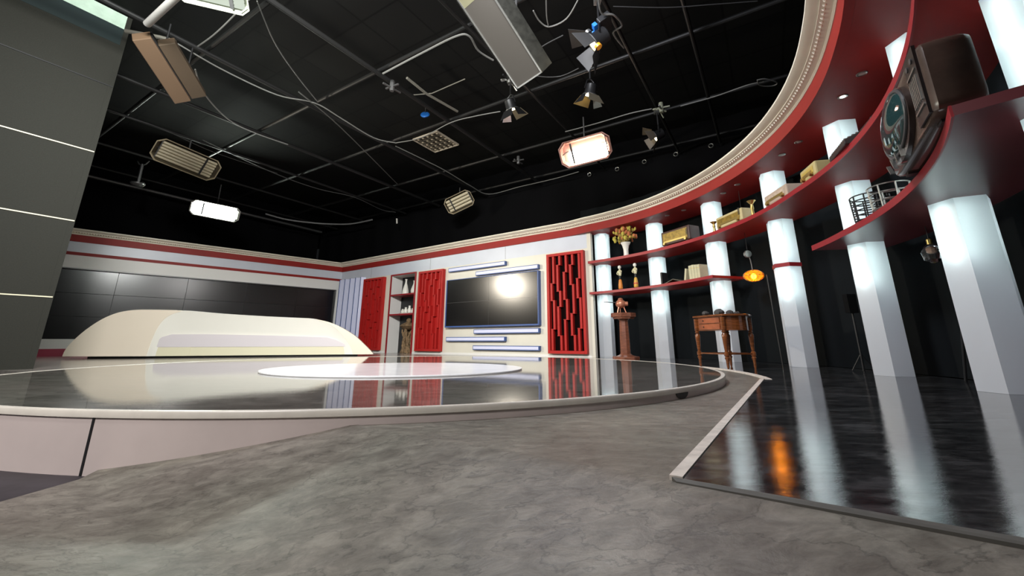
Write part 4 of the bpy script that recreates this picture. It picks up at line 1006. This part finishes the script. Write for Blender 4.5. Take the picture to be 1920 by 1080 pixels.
def fresnel(label, c, aim, size, lens_m, leaf_m, knobs=False, group='lamps with barn doors on the grid', leafcols=None, roll=0):
    z = Vector(aim).normalized(); x = z.cross(Vector((0, 0, 1))).normalized(); x = Matrix.Rotation(roll, 3, z) @ x
    Mf = frame(c, x, z); t = thing('barn_door_lamp', label, 'studio light', M=Mf, group=group); s = size
    MB().lathe([(.55 * s, -1.5 * s), (.75 * s, -1.35 * s), (.8 * s, -.3 * s), (.9 * s, -.1 * s), (.9 * s, 0)], 16).build('lamp_body', blackm, t)
    MB().lathe([(.9 * s, -.02 * s), (1.0 * s, -.02 * s), (1.0 * s, .06 * s), (.8 * s, .06 * s), (.8 * s, -.02 * s)], 20).build('front_ring', greymetal, t)
    MB().lathe([(.02 * s, .09 * s), (.45 * s, .07 * s), (.78 * s, .0), (.78 * s, -.04 * s)], 20).build('lens', lens_m, t)
    for k in range(4):
        R = Matrix.Rotation(k * PI / 2, 4, 'Z'); tilt = Matrix.Translation((0, .95 * s, .05 * s)) @ Matrix.Rotation(math.radians(62 if k % 2 else 52), 4, 'X')
        w1, w2 = (.85 * s, 1.25 * s) if k % 2 == 0 else (.6 * s, 1.0 * s)
        mb = MB(); mb.add([R @ tilt @ Vector(p) for p in ((-w1, 0, 0), (w1, 0, 0), (w2, 1.45 * s, 0), (-w2, 1.45 * s, 0), (-w1, 0, .02 * s), (w1, 0, .02 * s), (w2, 1.45 * s, .02 * s), (-w2, 1.45 * s, .02 * s))], [(0, 1, 2, 3), (7, 6, 5, 4), (0, 4, 5, 1), (1, 5, 6, 2), (2, 6, 7, 3), (3, 7, 4, 0)])
        mb.build('barn_door', (leafcols or [leaf_m] * 4)[k], t)
    e1 = Mf @ Vector((-1.0 * s, 0, -.7 * s)); e2 = Mf @ Vector((1.0 * s, 0, -.7 * s)); top = Vector(c) + Vector((0, 0, 1.7 * s)) - z * .7 * s
    MB().tube([e1, e1.lerp(top, .8) + (e1 - e2) * .15, top, e2.lerp(top, .8) + (e2 - e1) * .15, e2], .012, 6).build('yoke', blackm, t, world=True)
    MB().tube([top, Vector((top.x, top.y, 5.68))], .018, 8).build('hanger_rod', blackm, t, world=True)
    MB().box(-.05, -.05, -.05, .05, .05, .06, Matrix.Translation((top.x, top.y, 5.66))).build('clamp', silver, t, world=True)
    return t, Mf
fresnel('black barn-door lamp with a lilac flap, glowing yellow, in the middle of the grid', onz(960, 205, 5.05), Vector((.30, .30, -.9)), .135, lampfres, blackm, leafcols=[blackm, lilac, mirror, blackm])
fresnel('black barn-door lamp with warm glow above the warm flood lamp', onz(1106, 178, 5.0), Vector((-.15, .30, -.9)), .135, lampfres, blackm, leafcols=[mirror, blackm, mat('amber_leaf', (.25, .17, .06), .4), blackm])
fresnel('black barn-door lamp pointing left at the far right of the grid', onz(1228, 256, 5.05), Vector((-.88, .25, -.40)), .14, lampfres, mat('dull_leaf', (.08, .065, .05), .5))
t, Mf = fresnel('motorised barn-door lamp with coloured knobs at the top of the picture', onz(1112, 82, 4.9), Vector((-.80, .22, -.52)), .17, lampfres, mat('grey_leaf', (.03, .03, .03), .4))
for k, (m, p, r_) in enumerate(((silver, (-.02, -.17, -.05), .05), (bluep, (.09, -.17, -.14), .05), (orange, (-.12, .15, .02), .05), (redp, (.16, -.15, -.28), .03))):
    MB().tube([Vector(p), Vector(p) + Vector((0, -.05 if p[1] < 0 else .05, 0))], r_, 16).build('knob', m, t)
MB().box(-.15, -.22, -.42, .15, -.12, -.22).build('motor_box', blackp, t, bevel=.01); MB().box(-.10, -.225, -.20, .0, -.16, -.14).build('blue_label_block', bluep, t)
# loose cable on the motor lamp etc.
# hanging bracket at left
c = onz(258, 345, 5.0); t = thing('hanging_bracket', 'small grey metal bracket hanging from the left rail', 'bracket', c)
MB().tube([(0, 0, .03), (0, 0, .62)], .035, 10).build('stem', greymetal, t)
MB().lathe([(.10, -.05), (.16, -.02), (.17, .02), (.08, .05)], 16).build('hub', greymetal, t)
for s in (-1, 1): MB().tube([(0, 0, .58), (s * .10, 0, .62), (s * .17, 0, .72)], .018, 6).build('hook_arm', greymetal, t)
MB().tube([(.13 + .07 * math.cos(2 * PI * j / 16), 0, -.02 + .07 * math.sin(2 * PI * j / 16)) for j in range(16)], .016, 6, closed=True).build('ring', silver, t)
# other small clamps on the grid
for k, (px, py, z, lb) in enumerate(((972, 303, 5.55, 'dark pipe clamp with crossbars beyond the louvred ceiling light'), (735, 165, 5.5, 'dark pipe clamp with crossbars left of the blue disc'), (1240, 205, 5.5, 'tangled pale clamp above the right barn-door lamp'), (955, 150, 5.4, 'cluster of clamps below the soft box lamp'))):
    c = onz(px, py, z); t = thing('grid_clamp', lb, 'clamp', c, ang, 'clamps on the overhead grid')
    m = [greymetal, greymetal, mat('pale_clamp', (.22, .23, .17), .5), silver][k]
    MB().bar((-.22, 0, -.02), (.22, 0, .02), .03).build('crossbar', greymetal if k < 3 else blackm, t); MB().bar((0, -.18, .02), (0, .18, .05), .03).build('crossbar', m, t)
    MB().lathe([(.04, -.07), (.05, 0), (.045, .16)], 10).build('clamp_body', m, t)
    if k >= 2: MB().tube(smoothpath([(-.2, .05, -.1), (-.05, .1, .02), (.08, -.08, -.03), (.2, .05, .06), (.3, .02, -.05)], 5), .014, 6).build('coiled_cable', m, t)
# small rings and clips on the far drape
for k, (px, py) in enumerate(((1105, 327), (1157, 317), (1208, 303), (1267, 289), (1333, 273))):
    p = onplane(px, py, wst(11.10, 0), AX); M = frame(p, BX, -AX)
    o = MB().tube([M @ Vector((.055 * math.cos(2 * PI * j / 16), .055 * math.sin(2 * PI * j / 16), 0)) for j in range(16)], .012, 6, closed=True).build('drape_ring', silver)
    tag(o, ['leftmost', 'second', 'middle', 'fourth', 'rightmost'][k] + ' small metal ring on the black drape above the cornice', 'ring', 'metal rings on the far drape')
# paper tag on the back
p = onz(744, 410, 5.3); o = MB().tube([p, p + Vector((.02, 0, -.2))], .03, 8).build('hanging_tag', stone); tag(o, 'small pale tag hanging near the end of the long cable', 'tag')

# cables
def cable(pts, label, r=.012, m=cablew, z=5.62):
    P = [onz(p[0], p[1], p[2] if len(p) > 2 else z) for p in pts]
    o = MB().tube(smoothpath(P, 6), r, 6).build('cable', m); tag(o, label, 'cable', 'cables strung along the grid'); return o
cable([(472, -6), (430, 38), (400, 66), (371, 87)], 'pale cable running down from the top left lamp to a pipe')
cable([(482, 2), (515, 80), (555, 140), (595, 190)], 'dark slanting cable from the top of the picture to the pipe crossing', .010, mat('mid_cable', (.07, .07, .065), .5))
cable([(366, 130), (385, 178), (430, 225), (480, 250), (540, 271)], 'pale cable looping below the brown box lamp', .014)
cable([(333, 82), (420, 132), (520, 178), (590, 193), (640, 222), (700, 258), (742, 268)], 'pair of pale cables lying along the third pipe', .013)
cable([(560, 172), (640, 240), (745, 345)], 'thin dark cable crossing the middle grid bays diagonally', .012, mat('mid_cable', (.07, .07, .065), .5))
cable([(718, 138), (790, 100), (855, 68), (880, 68), (897, 95), (925, 113)], 'white cable along a pipe ending at the soft box lamp', .018)
cable([(742, 268), (790, 258), (845, 230), (890, 218), (938, 209)], 'white cable from the louvred light to the lilac-flap lamp', .012)
cable([(742, 274), (800, 302), (835, 320), (880, 347), (916, 364), (975, 350), (1040, 335), (1085, 322)], 'pale cable dipping at the small beige flood lamp', .014)
cable([(498, 401), (540, 412), (600, 419), (655, 420), (698, 412)], 'thick pale cable sagging low across the dark drape', .03, mat('grey_hose', (.2, .2, .2), .4), z=5.45)
cable([(380, 262), (470, 305), (540, 335), (600, 355), (665, 370), (715, 393), (742, 398)], 'dark cable running to the hanging tag', .012, cabled)
cable([(205, 210), (300, 240), (400, 285), (520, 325)], 'thin pale cable across the left grid bays', .008, cabled)
cable([(1000, 20), (1012, 40), (1030, 50), (1062, 35), (1086, -4)], 'grey cable loop between soft box and motorised lamp', .012)
cable([(1024, -5), (1025, 30), (1028, 48)], 'short vertical grey cable above the loop', .010)
cable([(1060, 247), (1120, 231), (1180, 213), (1222, 204)], 'pale cable left of the tangled clamp', .013)
cable([(1276, 199), (1340, 181), (1400, 160), (1432, 153)], 'pale cable right of the tangled clamp', .012)
cable([(1420, 150), (1436, 148), (1457, 155), (1448, 161), (1425, 160), (1420, 150)], 'small coil of grey cable at the right end of the grid', .012)
cable([(976, 132), (990, 108), (1020, 85), (1056, 66)], 'thin dark cable arching over from soft box to motorised lamp', .010, cabled)
cable([(976, 133), (1010, 143), (1050, 143), (1085, 128)], 'thin dark cable sagging below the motorised lamp', .010, cabled)
cable([(1122, -4), (1128, 25), (1150, 28), (1166, 48), (1150, 62), (1170, 90)], 'looped pale cable above the motorised lamp', .014, z=5.2)
cable([(1150, 12), (1250, 14), (1340, 8), (1420, 2)], 'thin dark cable near the top right of the grid', .008, cabled)
